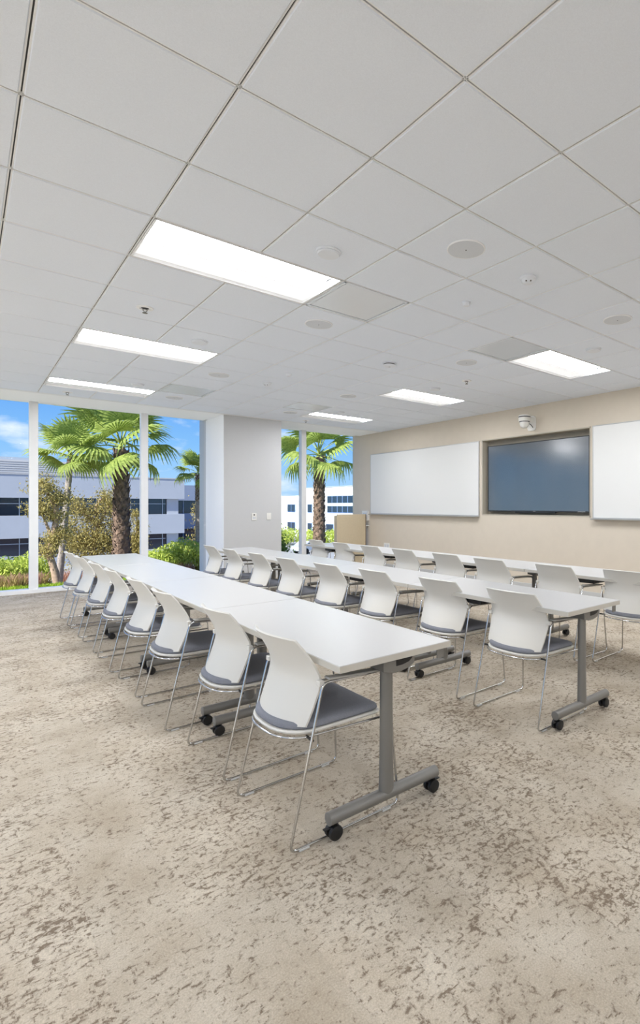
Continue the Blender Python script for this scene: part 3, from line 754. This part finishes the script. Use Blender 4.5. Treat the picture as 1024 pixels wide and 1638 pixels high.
def make_chair():
    c = empty('sled_chair', (0, 0, 0))
    layered([(-0.012, 0.418, 0.008), (0.004, 0.424, 0.008), (0.008, 0.432, 0.008), (0.004, 0.438, 0.008)]).build('seat_pan', 'plastic', c, smooth=40)
    layered([(-0.006, 0.4385, 0.008), (0.0, 0.446, 0.008), (-0.002, 0.459, 0.010), (-0.012, 0.467, 0.014), (-0.05, 0.470, 0.014), (-0.12, 0.468, 0.01)]).build('seat_pad', 'pad', c, smooth=60)
    # backrest: one bent shell
    prof = [(0.092, 0.456, 0.216), (0.102, 0.480, 0.221), (0.118, 0.520, 0.226), (0.134, 0.565, 0.230), (0.145, 0.600, 0.234), (0.1495, 0.627, 0.235), (0.146, 0.655, 0.231), (0.131, 0.690, 0.224), (0.108, 0.730, 0.216), (0.082, 0.770, 0.208), (0.056, 0.804, 0.201), (0.0535, 0.8065, 0.198)]
    nu = 15
    def surf(off):
        rows = []
        for i, (x, z, w) in enumerate(prof):
            a = prof[max(i - 1, 0)]; b = prof[min(i + 1, len(prof) - 1)]
            t = Vector((b[0] - a[0], 0, b[1] - a[1])).normalized(); nn = Vector((t.z, 0, -t.x))
            row = []
            for k in range(nu):
                u = -1 + 2 * k / (nu - 1)
                bow = (0.070 - 0.024 * min(1, max(0, (z - 0.46) / 0.34))) * (1 - abs(u) ** 2.0)
                zz = z - (0.012 * (1 - u * u) if i == 0 else 0) + (0.006 * (1 - u * u) if i >= len(prof) - 2 else 0)
                row.append((x - bow + nn.x * off, u * w, zz + nn.z * off))
            rows.append(row)
        return rows
    A, B = surf(0.0), surf(0.008)
    mb = MB(); mb.grid(A); nA = len(mb.v); mb.grid(B)
    R = len(prof)
    rim = [(0, k) for k in range(nu)] + [(i, nu - 1) for i in range(1, R)] + [(R - 1, k) for k in range(nu - 2, -1, -1)] + [(i, 0) for i in range(R - 2, 0, -1)]
    idx = [i * nu + k for i, k in rim]
    for q in range(len(idx)):
        a, b = idx[q], idx[(q + 1) % len(idx)]; mb.f.append((a, b, nA + b, nA + a))
    mb.build('backrest', 'plastic', c, smooth=50)
    # chrome rod frame: one closed loop each side = runner, front leg, arm, rear leg
    for s in (-1, 1):
        yb, yt = s * 0.268, s * 0.258
        loop = fillet([(0.0, yb, 0.0085), (0.150, yt, 0.632), (0.488, yt - s * 0.02, 0.612), (0.525, yb, 0.0085)], 0.032, 5, True)
        MB().tube(loop, 0.0055, 8, closed=True).build('leg_frame', 'chrome', c, smooth=60)
        pad = [(0.175, 0.641), (0.46, 0.622), (0.46, 0.631), (0.175, 0.650)]
        MB().prism([(x, z - 0.002) for x, z in pad], 'Y', min(yt - s * 0.036, yt + s * 0.010), max(yt - s * 0.036, yt + s * 0.010)).build('arm_pad', 'arm', c, bevel=0.003)
        MB().tube([(0.150, yt - s * 0.006, 0.630), (0.155, yt - s * 0.030, 0.634), (0.30, yt - s * 0.034, 0.625), (0.47, yt - s * 0.030, 0.614)], 0.0045, 8).build('arm_rod', 'chrome', c, smooth=60)
        MB().box(0.136, 0.158, min(s * 0.226, s * 0.256), max(s * 0.226, s * 0.256), 0.618, 0.640).build('back_clip', 'plastic', c, bevel=0.003)
        for x in (0.06, 0.46):
            MB().box(x - 0.022, x + 0.022, yb - 0.008, yb + 0.008, 0.0, 0.008).build('glide', 'clear', c, bevel=0.002)
    # seat ring: rod following the back of the seat and running forward to the front legs
    ring = [(0.500, 0.250, 0.412), (0.40, 0.240, 0.410)] + [(x, y, 0.411) for (x, y) in seat_outline(0.010)[7:19]] + [(0.40, -0.240, 0.410), (0.500, -0.250, 0.412)]
    MB().tube(fillet(ring, 0.03, 3), 0.0055, 8).build('seat_ring', 'chrome', c, smooth=60)
    for s in (-1, 1):
        MB().tube([(0.105, s * 0.205, 0.412), (0.102, s * 0.262, 0.412)], 0.006, 8).build('joint', 'black', c, smooth=60)
    return c
chair0 = make_chair()
Ys = [[2.167, 2.885, 3.700, 4.440, 5.215, 5.960, 6.730, 7.440],
      [2.190, 2.900, 3.680, 4.360, 5.130, 5.890, 6.665, 7.410],
      [2.200, 2.860, 3.640, 4.340, 5.140, 5.860, 6.690, 7.480]]
Xs = [[0.930, 0.930, 0.880, 0.883, 0.868, 0.866, 0.858, 0.850],
      [2.515, 2.520, 2.480, 2.425, 2.395, 2.400, 2.385, 2.400],
      [3.995, 3.900, 3.875, 3.920, 3.935, 3.945, 3.990, 4.030]]
rz = [[0, 0.5, 0.5, 0, -0.6, 0.4, 0, 0.5], [0, 1, 0, 1.5, 1, 0.5, 0, 0], [1, -1.5, 0, 1, 0, 1, 1, 2]]
k = 0
for r in range(3):
    for i in range(8):
        o = chair0 if k == 0 else copy_tree(chair0); k += 1
        o.location = (Xs[r][i], Ys[r][i], 0.005); o.rotation_euler = (0, 0, math.radians(rz[r][i]))
        w = ('chair nearest the camera' if i == 0 else ('chair farthest from the camera' if i == 7 else '%s chair from the camera' % ORD[i]))
        tag(o, 'white shell chair with grey pad, %s in the %s' % (w, rown[r]), 'chair', 'white sled chairs at the tables')

# ================================================================== outdoors
def ground_z(y):
    pts = [(10.4, -0.33), (13, -0.45), (17, -0.75), (21, -1.15), (24, -1.7), (33, -4.3), (200, -4.3)]
    for (a, za), (b, zb) in zip(pts, pts[1:]):
        if y <= b: return za + (zb - za) * max(0, (y - a)) / (b - a)
    return -4.3
def terrain(name, x0, x1, y0, y1, nx, ny, m, dz=0.0):
    rng = random.Random(3); rows = []
    for j in range(ny + 1):
        y = y0 + (y1 - y0) * j / ny
        rows.append([(x0 + (x1 - x0) * i / nx, y, ground_z(y) + dz + rng.uniform(-0.03, 0.03)) for i in range(nx + 1)])
    return struct(MB().grid(rows).build(name, m, smooth=60, fixn=False))
terrain('lawn_ground', -40, 50, 13.3, 17.5, 60, 8, 'lawn')
M['bounce'] = mat('pale_bounce', (214, 212, 206), 0.9, noise=0.03, nscale=2)  # pale so that unseen ground throws sunlight up into the room
terrain('bounce_ground', -40, 50, 10.5, 13.3, 60, 4, 'bounce')  # added strip hidden below the sill, bounces sun onto border and column
terrain('planting_bed_ground', -40, 50, 17.5, 34, 60, 14, 'mulch')
struct(MB().box(-60, 160, 34, 260, -4.6, -4.3).build('parking_lot_ground', 'asphalt'))
struct(MB().box(-60, -5.5, -40, 10.5, -0.7, -0.4).build('side_yard_ground', 'bounce'))  # unseen side ground, made pale to bounce sun onto the ceiling
rg = random.Random(11)
def blades(spots, h, w, name, m, parent=None, lean=0.5, label=None):
    mb = MB()
    for (x, y, z) in spots:
        a = rg.uniform(0, 2 * PI); hh = h * rg.uniform(0.6, 1.2); l = lean * hh * rg.uniform(0.2, 1)
        dx, dy = math.cos(a) * w / 2, math.sin(a) * w / 2; b = rg.uniform(0, 2 * PI); ex, ey = math.cos(b) * l, math.sin(b) * l
        mb.add([(x - dx, y - dy, z), (x + dx, y + dy, z), (x + ex * .45 + dx * .7, y + ey * .45 + dy * .7, z + hh * .6), (x + ex * .45 - dx * .7, y + ey * .45 - dy * .7, z + hh * .6), (x + ex, y + ey, z + hh)], [(0, 1, 2, 3), (3, 2, 4)])
    return mb.build(name, m, parent, fixn=False)
sp_ = []
for _ in range(16000):
    y = 13.3 + 4.5 * rg.random(); x = rg.uniform(-0.5, 0.42 * y + 1.5)
    sp_.append((x, y, ground_z(y) - 0.01))
tag(blades(sp_, 0.10, 0.018, 'lawn_grass', 'grassblade'), 'short green lawn grass just outside the left window', 'grass', kind='stuff')

def leaves(mb, centre, rad, n, size, rng, shell=0.55):
    cx, cy, cz = centre
    for _ in range(n):
        if shell < 0.3: p = Vector((rng.gauss(0, 0.5), rng.gauss(0, 0.5), rng.gauss(0, 0.5)))
        else:
            while True:
                p = Vector((rng.uniform(-1, 1), rng.uniform(-1, 1), rng.uniform(-1, 1)))
                if shell < p.length < 1: break
        q = Vector((cx + p.x * rad[0], cy + p.y * rad[1], cz + p.z * rad[2]))
        e = Euler((rng.uniform(0, PI), rng.uniform(0, PI), rng.uniform(0, 2 * PI))).to_matrix()
        s_ = size * rng.uniform(0.6, 1.3)
        mb.add([q + e @ Vector((-s_, 0, 0)), q + e @ Vector((0, -s_ * .42, 0)), q + e @ Vector((s_, 0, 0.15 * s_)), q + e @ Vector((0, s_ * .42, 0))], [(0, 1, 2, 3)])
def shrub(x, y, r, h, m, label, size=0.06, n=2600, cat='shrub', name='leafy_shrub', grp='shrubs outside the windows'):
    z = ground_z(y); rng = random.Random(int(x * 100) + int(y * 10))
    o = empty(name, (x, y, z)); tag(o, label, cat, grp)
    mb = MB()
    for k in range(7):
        a = 2 * PI * k / 6; rr = r * 0.55 if k else 0
        leaves(mb, (rr * math.cos(a), rr * math.sin(a), h * (0.5 if k else 0.62) * rng.uniform(0.85, 1.1)), (r * .55, r * .55, h * .42), n // 7, size, rng, 0.5)
    mb.build('foliage', m, o, fixn=False)
    st = MB()
    for k in range(5):
        a = 2 * PI * k / 5
        st.tube([(0.05 * math.cos(a), 0.05 * math.sin(a), -0.05), (r * .35 * math.cos(a), r * .35 * math.sin(a), h * 0.6)], [0.03, 0.012], 5)
    st.build('stems', 'stem', o, smooth=60)
    return o
def gnarled_tree(x, y, trunk_pts, clusters, m, label, leaf=0.055, n=5200, bark='barkpale', r0=0.12):
    """trunk_pts and clusters are given in metres from the foot of the tree"""
    z = ground_z(y); rng = random.Random(int(x * 77) + 5)
    o = empty('tree', (x, y, z)); tag(o, label, 'tree', 'trees outside the windows')
    L = len(trunk_pts)
    MB().tube([Vector(p) for p in trunk_pts], [r0 * (1 - 0.6 * i / (L - 1)) for i in range(L)], 9).build('trunk', bark, o, smooth=60)
    tot = sum(c[3] ** 2 * c[4] for c in clusters)
    mb = MB(); br = MB()
    for (cx, cy, cz, r, hz) in clusters:
        near = min(trunk_pts, key=lambda p: (p[0] - cx) ** 2 + (p[1] - cy) ** 2 + (p[2] - cz + 0.5) ** 2)
        br.tube([near, ((near[0] + cx) / 2, (near[1] + cy) / 2, (near[2] + cz) / 2 + 0.05), (cx, cy, cz)], [r0 * .4, r0 * .3, r0 * .12], 6)
        leaves(mb, (cx, cy, cz), (r, r, hz), int(n * r * r * hz / tot), leaf, rng, 0.2)
    br.build('branches', bark, o, smooth=60); mb.build('foliage', m, o, fixn=False)
    return o

# ---- fan palms
def fan_frond(seed, L=1.0, petiole=0.85, spread=205, nseg=22, droop=0.5):
    """petiole along +X then a pleated fan blade of narrow segments with hanging tips"""
    rng = random.Random(seed); mb = MB()
    pe = MB().tube([(0, 0, 0), (petiole * .5, 0, 0.05 * petiole), (petiole, 0, 0)], [0.028, 0.020, 0.013], 5)
    hub = Vector((petiole, 0, 0))
    for k in range(nseg):
        t = (k + 0.5) / nseg; a = math.radians(-spread / 2 + spread * t)
        d = Vector((math.cos(a), math.sin(a), 0)); sd_ = Vector((-math.sin(a), math.cos(a), 0))
        ln = L * (0.70 + 0.30 * math.cos(a * 0.75)) * rng.uniform(0.92, 1.06)
        wmax = ln * math.radians(spread) / nseg * 0.40
        rows = []; fold = 0.35
        for (s_, w) in ((0.02, 0.10), (0.30, 0.62), (0.55, 1.0), (0.78, 0.55), (1.0, 0.06)):
            dr = droop * ln * max(0, s_ - 0.42) ** 2 * 1.9 * rng.uniform(0.8, 1.25) + 0.10 * ln * s_ * abs(math.sin(a)) * 0.9
            c = hub + d * (ln * s_ * (1 - 0.18 * max(0, s_ - 0.5) * droop * 2)) + Vector((0, 0, 0.10 * ln * s_ * (1 - s_) - dr))
            ww = wmax * w
            rows.append([c - sd_ * ww, c + Vector((0, 0, -ww * fold)), c + sd_ * ww])
        mb.grid(rows)
    return mb.mesh('frond', 'palmleaf', None, fixn=False), pe.mesh('petiole', 'petiole', smooth=60)
FR = [fan_frond(s_, droop=dr, spread=sp2) for s_, dr, sp2 in ((1, 0.30, 215), (2, 0.45, 200), (3, 0.7, 185), (4, 0.3, 225))]
def fan_palm(x, y, lean, ztop, r_bot, r_top, R, nf, label, seed, bark='bark', rough=0.05, zb=None, shag=0.0, lo=-55, hi=75):
    rng = random.Random(seed); z = ground_z(y) if zb is None else zb
    o = empty('fan_palm', (x, y, z)); tag(o, label, 'palm tree', 'fan palms outside the windows')
    H = ztop - z; n = max(12, int(H / 0.085)); seg = 14
    rows = []
    for i in range(n + 1):
        t = i / n; r = r_bot + (r_top - r_bot) * t ** 0.7
        cx, cy = lean[0] * t, lean[1] * t
        row = []
        for k in range(seg + 1):
            kk = k % seg
            q = 1 + rough * (1.0 if (i + kk) % 2 else -1.0) + random.Random(i * 31 + kk * 7 + seed).uniform(-rough, rough)
            a = 2 * PI * kk / seg
            row.append((cx + r * q * math.cos(a), cy + r * q * math.sin(a), H * t))
        rows.append(row)
    MB().grid(rows).build('trunk', bark, o, smooth=25, fixn=False)
    # old leaf bases round the top of the trunk
    bs = MB(); nb = int(40 + 75 * shag)
    for k in range(nb):
        a = k * 2.39996; t = 1 - 0.55 * shag * (k / nb) - 0.01
        r = (r_bot + (r_top - r_bot) * t) * 0.96; p = Vector((lean[0] * t + r * math.cos(a), lean[1] * t + r * math.sin(a), H * t))
        out = Vector((math.cos(a), math.sin(a), 0)); sdv = Vector((-math.sin(a), math.cos(a), 0)); w = r_top * 0.42
        tip = p + out * (r_top * 0.34) + Vector((0, 0, r_top * 0.95))
        bs.add([p - sdv * w, p + sdv * w, tip + sdv * w * .35, tip - sdv * w * .35, p + out * r_top * 0.22 + Vector((0, 0, r_top * 0.3))], [(0, 1, 2, 3), (0, 4, 3), (1, 2, 4), (0, 1, 4), (4, 2, 3)])
    bs.build('leaf_bases', 'bark', o, fixn=False)
    top = Vector((lean[0], lean[1], H))
    for k in range(nf):
        t = (k + 0.5) / nf; elv = math.radians(hi + (lo - hi) * t + rng.uniform(-10, 10)); az = k * 2.39996 + rng.uniform(-0.25, 0.25)
        bl, pe = FR[3 if t < 0.25 else (0 if t < 0.5 else (1 if t < 0.75 else 2))]
        sc = R * rng.uniform(0.86, 1.1) / 1.75
        f = link('frond', bl, o); p_ = link('petiole', pe, f)
        f.location = top + Vector((0, 0, 0.14 * R - 0.12 * R * t)); f.rotation_euler = Euler((rng.uniform(-0.5, 0.5), -elv, az), 'XYZ')
        f.scale = (sc, sc, sc)
    return o
fan_palm(3.79, 19.6, (-0.02, 0.0), 3.15, 0.255, 0.19, 1.85, 17, 'thick-trunked fan palm in the middle of the large window', 21, 'bark', 0.10, shag=1.6, lo=-22)
fan_palm(2.12, 19.5, (0.30, 0.0), 2.78, 0.10, 0.075, 1.15, 17, 'slender fan palm with a thin grey trunk at the left', 22, 'barkgrey', 0.03, zb=-1.05, shag=0.15, lo=-25)
fan_palm(6.62, 21.1, (-0.02, 0.0), 2.55, 0.12, 0.085, 0.98, 16, 'small fan palm beside the white edge of the column', 23, 'barkgrey', 0.05, shag=0.5, lo=-25)
fan_palm(9.02, 16.2, (0.0, 0.0), 3.00, 0.205, 0.160, 1.55, 16, 'rough-barked fan palm in the narrow window by the beige wall', 24, 'bark', 0.11, shag=1.7, lo=-25)

# ---- trees, shrubs and grasses
gnarled_tree(1.86, 18.3, [(0.12, 0, -0.1), (0.05, 0, 0.35), (-0.06, 0, 0.8), (-0.02, 0.05, 1.3), (0.10, 0, 1.9), (-0.05, 0, 2.5)],
             [(-0.22, 0, 2.75, .32, .30), (0.12, 0, 2.45, .32, .26), (-0.30, 0, 2.15, .30, .24), (0.05, 0.1, 1.95, .3, .2), (0.05, 0, 1.3, .30, .22), (-0.12, 0, 0.95, .25, .2), (0.2, 0, 1.5, .25, .2)],
             'olive', 'gnarled pale tree with sparse brown-green tufts nearest the left mullion', 0.036, 6500, r0=0.11)
gnarled_tree(3.75, 23.8, [(0, 0, -0.1), (0.05, 0, 0.6), (-0.1, 0, 1.3), (0.05, 0, 2.2), (0.0, 0, 3.0)],
             [(-0.65, 0, 3.0, .40, .45), (-0.15, 0, 2.6, .5, .5), (0.45, 0, 3.05, .5, .5), (0.75, 0, 2.4, .5, .55), (0.1, 0, 1.8, .7, .6), (-0.6, 0, 1.7, .6, .6), (0.8, 0, 1.4, .55, .5), (0.0, 0, 0.9, .8, .5), (0.3, 0, 3.4, .3, .3), (-0.9, 0.2, 2.3, .35, .4)],
             'olive', 'bushy olive-brown tree between the slender and the thick palm', 0.042, 18000, r0=0.14)
gnarled_tree(4.95, 23.0, [(0, 0, -0.1), (0.03, 0, 0.7), (-0.03, 0, 1.4), (0.04, 0, 2.1)],
             [(0.0, 0, 1.5, .33, .4), (0.1, 0, 2.1, .22, .35), (-0.15, 0, 1.0, .35, .35), (-.05, 0, 2.5, .16, .25)],
             'olive', 'small thin olive-brown tree just right of the thick palm trunk', 0.042, 4600, bark='stem', r0=0.07)
gnarled_tree(7.15, 22.3, [(0, 0, -0.1), (0.05, 0, 0.8), (-0.05, 0, 1.7), (0.05, 0, 2.6)],
             [(0, 0, 2.5, .35, .45), (0.15, 0, 1.7, .45, .5), (-0.1, 0, 1.0, .5, .45)],
             'olive', 'olive-brown tree partly hidden by the white side of the column', 0.045, 5200, bark='stem', r0=0.08)
gnarled_tree(9.2, 20.6, [(0, 0, -0.1), (0.05, 0, 0.7), (-0.02, 0, 1.5), (0.05, 0, 2.2)],
             [(0, 0, 1.2, .50, .5), (0.2, 0, 0.6, .55, .5), (-0.25, 0, 1.75, .35, .4), (0.12, 0, 2.2, .25, .35)],
             'dkshrub', 'leafy green tree low beside the right edge of the column', 0.06, 5200, bark='stem', r0=0.06)
shrub(0.70, 21.6, 0.75, 1.0, 'shrub', 'bright green shrub at the left edge of the large window')
shrub(1.62, 22.3, 0.70, 1.1, 'shrub', 'bright green shrub just left of the first mullion')
shrub(1.15, 23.6, 0.8, 1.15, 'dkshrub', 'darker green shrub behind the two bright shrubs at the left')
shrub(5.25, 20.9, 0.65, 0.95, 'shrub', 'low bright green shrub right of the second mullion')
shrub(6.05, 21.0, 0.80, 1.25, 'shrub', 'rounded bright green shrub left of the small palm trunk', n=3200)
shrub(6.85, 20.4, 0.55, 0.85, 'shrub', 'bright green shrub at the foot of the small palm')
shrub(4.45, 20.6, 0.55, 0.6, 'dkshrub', 'low dark shrub behind the far end of the left table row')
def tuft(x, y, r, h, m, label, n=260):
    z = ground_z(y)
    o = empty('ornamental_grass', (x, y, z)); tag(o, label, 'ornamental grass', 'pink ornamental grasses in the bed')
    pts = [(r * math.sqrt(rg.random()) * math.cos(a), r * math.sqrt(rg.random()) * math.sin(a), 0) for a in [rg.uniform(0, 2 * PI) for _ in range(n)]]
    blades(pts, h, 0.022, 'blades', m, o, 0.8)
    blades([(p[0] * .6, p[1] * .6, 0) for p in pts[:60]], h * 1.15, 0.03, 'plumes', 'pink', o, 0.5)
tl = ['pinkish grass tuft at the left picture edge', 'pinkish grass tuft in front of the left shrub', 'pinkish grass tuft left of the first mullion', 'pinkish grass tuft right of the first mullion', 'pinkish grass tuft beside the gnarled trunk',
      'pinkish grass tuft below the green shrub right of the second mullion', 'pinkish grass tuft left of the small palm', 'pinkish grass tuft at the small palm foot', 'pinkish grass tuft nearest the second mullion']
for k, (x, y) in enumerate([(0.62, 18.6), (0.98, 18.2), (1.34, 18.7), (1.66, 19.3), (2.35, 18.9), (5.0, 18.9), (5.5, 19.0), (6.1, 19.2), (4.6, 18.8)]):
    tuft(x * (y + 1.3) / y, y + 1.3, 0.30, 0.34, 'bedgreen' if k % 2 else 'pink', tl[k])

# ---- grey two-storey building across the way
def abox(parent, name, m, *b, bevel=0.0): return MB().box(*b).build(name, m, parent, bevel=bevel)
gb = empty('office_building', (0, 60, -4.3)); tag(gb, 'lavender-grey two-storey office building with dark ribbon windows behind the palms', 'building')
XA, XB_, Zg = -34.0, 17.3, -4.3
def zz(z): return z - Zg
abox(gb, 'ground_wall', 'concrete', XA, XB_ - 1.3, 0, 18, 0.0, zz(-3.14))
abox(gb, 'spandrel', 'concrete', XA, XB_, -0.35, 18, zz(-1.56), zz(0.45))
abox(gb, 'parapet', 'concrete', XA, XB_, -0.35, 18, zz(2.04), zz(4.11))
abox(gb, 'coping', 'penthouse', XA, XB_ + 0.05, -0.40, 0.1, zz(4.11), zz(4.20))
abox(gb, 'corner_pier', 'concrete', XB_ - 1.6, XB_ - 0.5, 0.0, 1.2, 0.0, zz(2.04))
abox(gb, 'core', 'bglass', XA, XB_ - 1.9, 0.9, 17, 0.0, zz(2.04))
ph = abox(gb, 'penthouse', 'penthouse', XA, 12.3, 5.0, 16, zz(4.0), zz(5.75))
for k in range(8): abox(ph, 'rib', 'penthouse', XA, 12.3, 4.92, 5.0, zz(4.1) + k * 0.21, zz(4.1) + k * 0.21 + 0.09)
abox(ph, 'roof_unit', 'bmull', -2.0, 5.2, 6.5, 9.0, zz(5.75), zz(6.1))
for (z0, z1) in ((0.45, 2.04), (-3.14, -1.56)):
    x = XA
    while x < XB_ - 1.8:
        x1 = min(x + 2.9, XB_ - 1.65)
        w = abox(gb, 'window', 'bmull', x - 0.03, x + 0.03, 0.10, 0.30, zz(z0), zz(z1))
        abox(w, 'pane', 'bglass', x + 0.03, x1 - 0.03, 0.22, 0.26, zz(z0), zz(z1) - 0.55)
        abox(w, 'upper_pane', 'bglass', x + 0.03, x1 - 0.03, 0.22, 0.26, zz(z1) - 0.49, zz(z1))
        abox(w, 'transom', 'bmull', x + 0.03, x1 - 0.03, 0.16, 0.28, zz(z1) - 0.55, zz(z1) - 0.49)
        x += 2.9
gw = empty('office_wing', (26, 74, -4.3)); tag(gw, 'blue-grey building wing set back behind the small palm', 'building')
abox(gw, 'wall', 'concrete2', -7.6, 4, 0, 14, 0.0, 1.2); abox(gw, 'spandrel', 'concrete2', -7.6, 4, -0.3, 14, zz(-1.7), zz(0.3)); abox(gw, 'parapet', 'concrete2', -7.6, 4, -0.3, 14, zz(2.0), zz(4.0))
abox(gw, 'core', 'bglass', -7.4, 3.8, 0.5, 13.5, 0.0, zz(2.0))
for (z0, z1) in ((0.3, 2.0), (-3.1, -1.7)):
    for k in range(4):
        w = abox(gw, 'window', 'bmull', -7.6 + k * 2.9, -7.52 + k * 2.9, 0.05, 0.3, zz(z0), zz(z1)); abox(w, 'pane', 'bglass', -7.52 + k * 2.9, -4.7 + k * 2.9, 0.2, 0.25, zz(z0), zz(z1))

# ---- white building seen through the narrow window (its long face looks towards -X)
wb = empty('white_building', (45, 80, -4.3)); tag(wb, 'bright white building with blue-tinted windows behind the palm in the narrow window', 'building')
def wbox(name, m, x0, x1, y0, y1, z0, z1, par=wb): return MB().box(x0 - 45, x1 - 45, y0 - 80, y1 - 80, zz(z0), zz(z1)).build(name, m, par)
wbox('tall_block', 'whitebld', 45, 70, 50, 85.5, -4.3, 4.40)
wbox('low_block', 'whitebld', 45.4, 70, 85.5, 112, -4.3, 3.15)
wbox('coping', 'bmull', 44.9, 70, 50, 85.6, 4.40, 4.50)
def wwin(y0, y1, z0, z1, xx, nm, nz=1):
    f = wbox('window', 'blueframe', xx - 0.10, xx + 0.05, y0, y1, z0, z1)
    n = max(1, int((y1 - y0) / 1.5)); w = (y1 - y0) / n; h = (z1 - z0) / nz
    for a in range(n):
        for b_ in range(nz): wbox('pane', 'bglass', xx - 0.13, xx - 0.10, y0 + a * w + 0.09, y0 + (a + 1) * w - 0.09, z0 + b_ * h + 0.09, z0 + (b_ + 1) * h - 0.09, f)
    return f
f = wwin(62.0, 78.0, 0.15, 2.95, 45, 'a', 2)
wbox('blind', 'blind', 44.85, 44.875, 62.2, 77.8, 1.25, 1.75, f)
for y0 in (80.2, 83.2, 90.3, 96.5, 102.5):
    xx = 45 if y0 < 85 else 45.4
    wwin(y0, y0 + (1.6 if y0 < 85 else 3.1), 0.1, 1.6, xx, 'b'); wwin(y0, y0 + (1.6 if y0 < 85 else 3.1), -3.3, -1.7, xx, 'c')
for k, y0 in enumerate((64, 68, 72, 76)): wwin(y0, y0 + 2.4, -3.3, -1.7, 45, 'd')
# far trees behind it, hedge and parked cars in front
for k, (x, y, h) in enumerate([(80, 150, 8.2), (85.2, 152, 9.6), (90.4, 153, 8.6), (74.8, 150, 7.4), (95.6, 151, 9.0), (69.6, 151, 7.8)]):
    o = empty('conifer', (x, y, -4.3)); tag(o, ['shortest', 'tallest', 'middle', 'left', 'right', 'farthest left'][k] + ' dark conifer above the white building roof', 'tree', 'far conifers behind the white building')
    MB().tube([(0, 0, 0), (0, 0, h * 0.9)], [0.3, 0.05], 7).build('trunk', 'stem', o, smooth=60)
    mb = MB(); rr = random.Random(k)
    for j in range(9): leaves(mb, (rr.uniform(-.4, .4), rr.uniform(-.4, .4), h * (0.3 + 0.08 * j)), (2.3 - 0.2 * j, 2.3 - 0.2 * j, h * .09), 200, 0.30, rr, 0.3)
    mb.build('foliage', 'pine', o, fixn=False)
hl = ['left', 'middle', 'right']
for k, (x, y) in enumerate([(36, 66), (38.5, 64), (34, 70.5)]):
    zg = ground_z(y); shrub(x, y, 2.3, 2.6, 'shrub', 'pale green hedge bush before the white building, %s of three' % hl[k], 0.16, 1800, grp='hedge bushes at the parking lot')
def car(x, y, rot, paint, label):
    o = empty('parked_car', (x, y, -4.3), rot); tag(o, label, 'car', 'parked cars')
    body = [(-2.2, 0.35), (2.2, 0.35), (2.25, 0.62), (2.1, 0.82), (1.1, 0.92), (0.55, 1.38), (-1.0, 1.42), (-1.75, 0.98), (-2.2, 0.92), (-2.28, 0.6)]
    MB().prism(body, 'Y', -0.88, 0.88).build('body', paint, o, bevel=0.05)
    MB().prism([(1.0, 0.95), (0.52, 1.32), (-0.95, 1.36), (-1.55, 0.98)], 'Y', -0.885, 0.885).build('side_glass', 'bglass', o)
    for wx in (-1.4, 1.4):
        for wy in (-0.82, 0.82): MB().lathe([(0.2, -0.1), (0.33, -0.1), (0.33, 0.1), (0.2, 0.1)], 18, (wx, wy, 0.33), 'Y').build('wheel', 'tyre', o, smooth=40)
car(30.5, 57.0, 0.3, 'carpaint', 'silver car parked left of the palm trunk')
car(36.6, 57.5, 0.3, 'cardark', 'dark car parked right of the palm trunk')
car(25.4, 58.5, 0.3, 'carpaint', 'silver car parked beside the green tree, left of the narrow mullion')
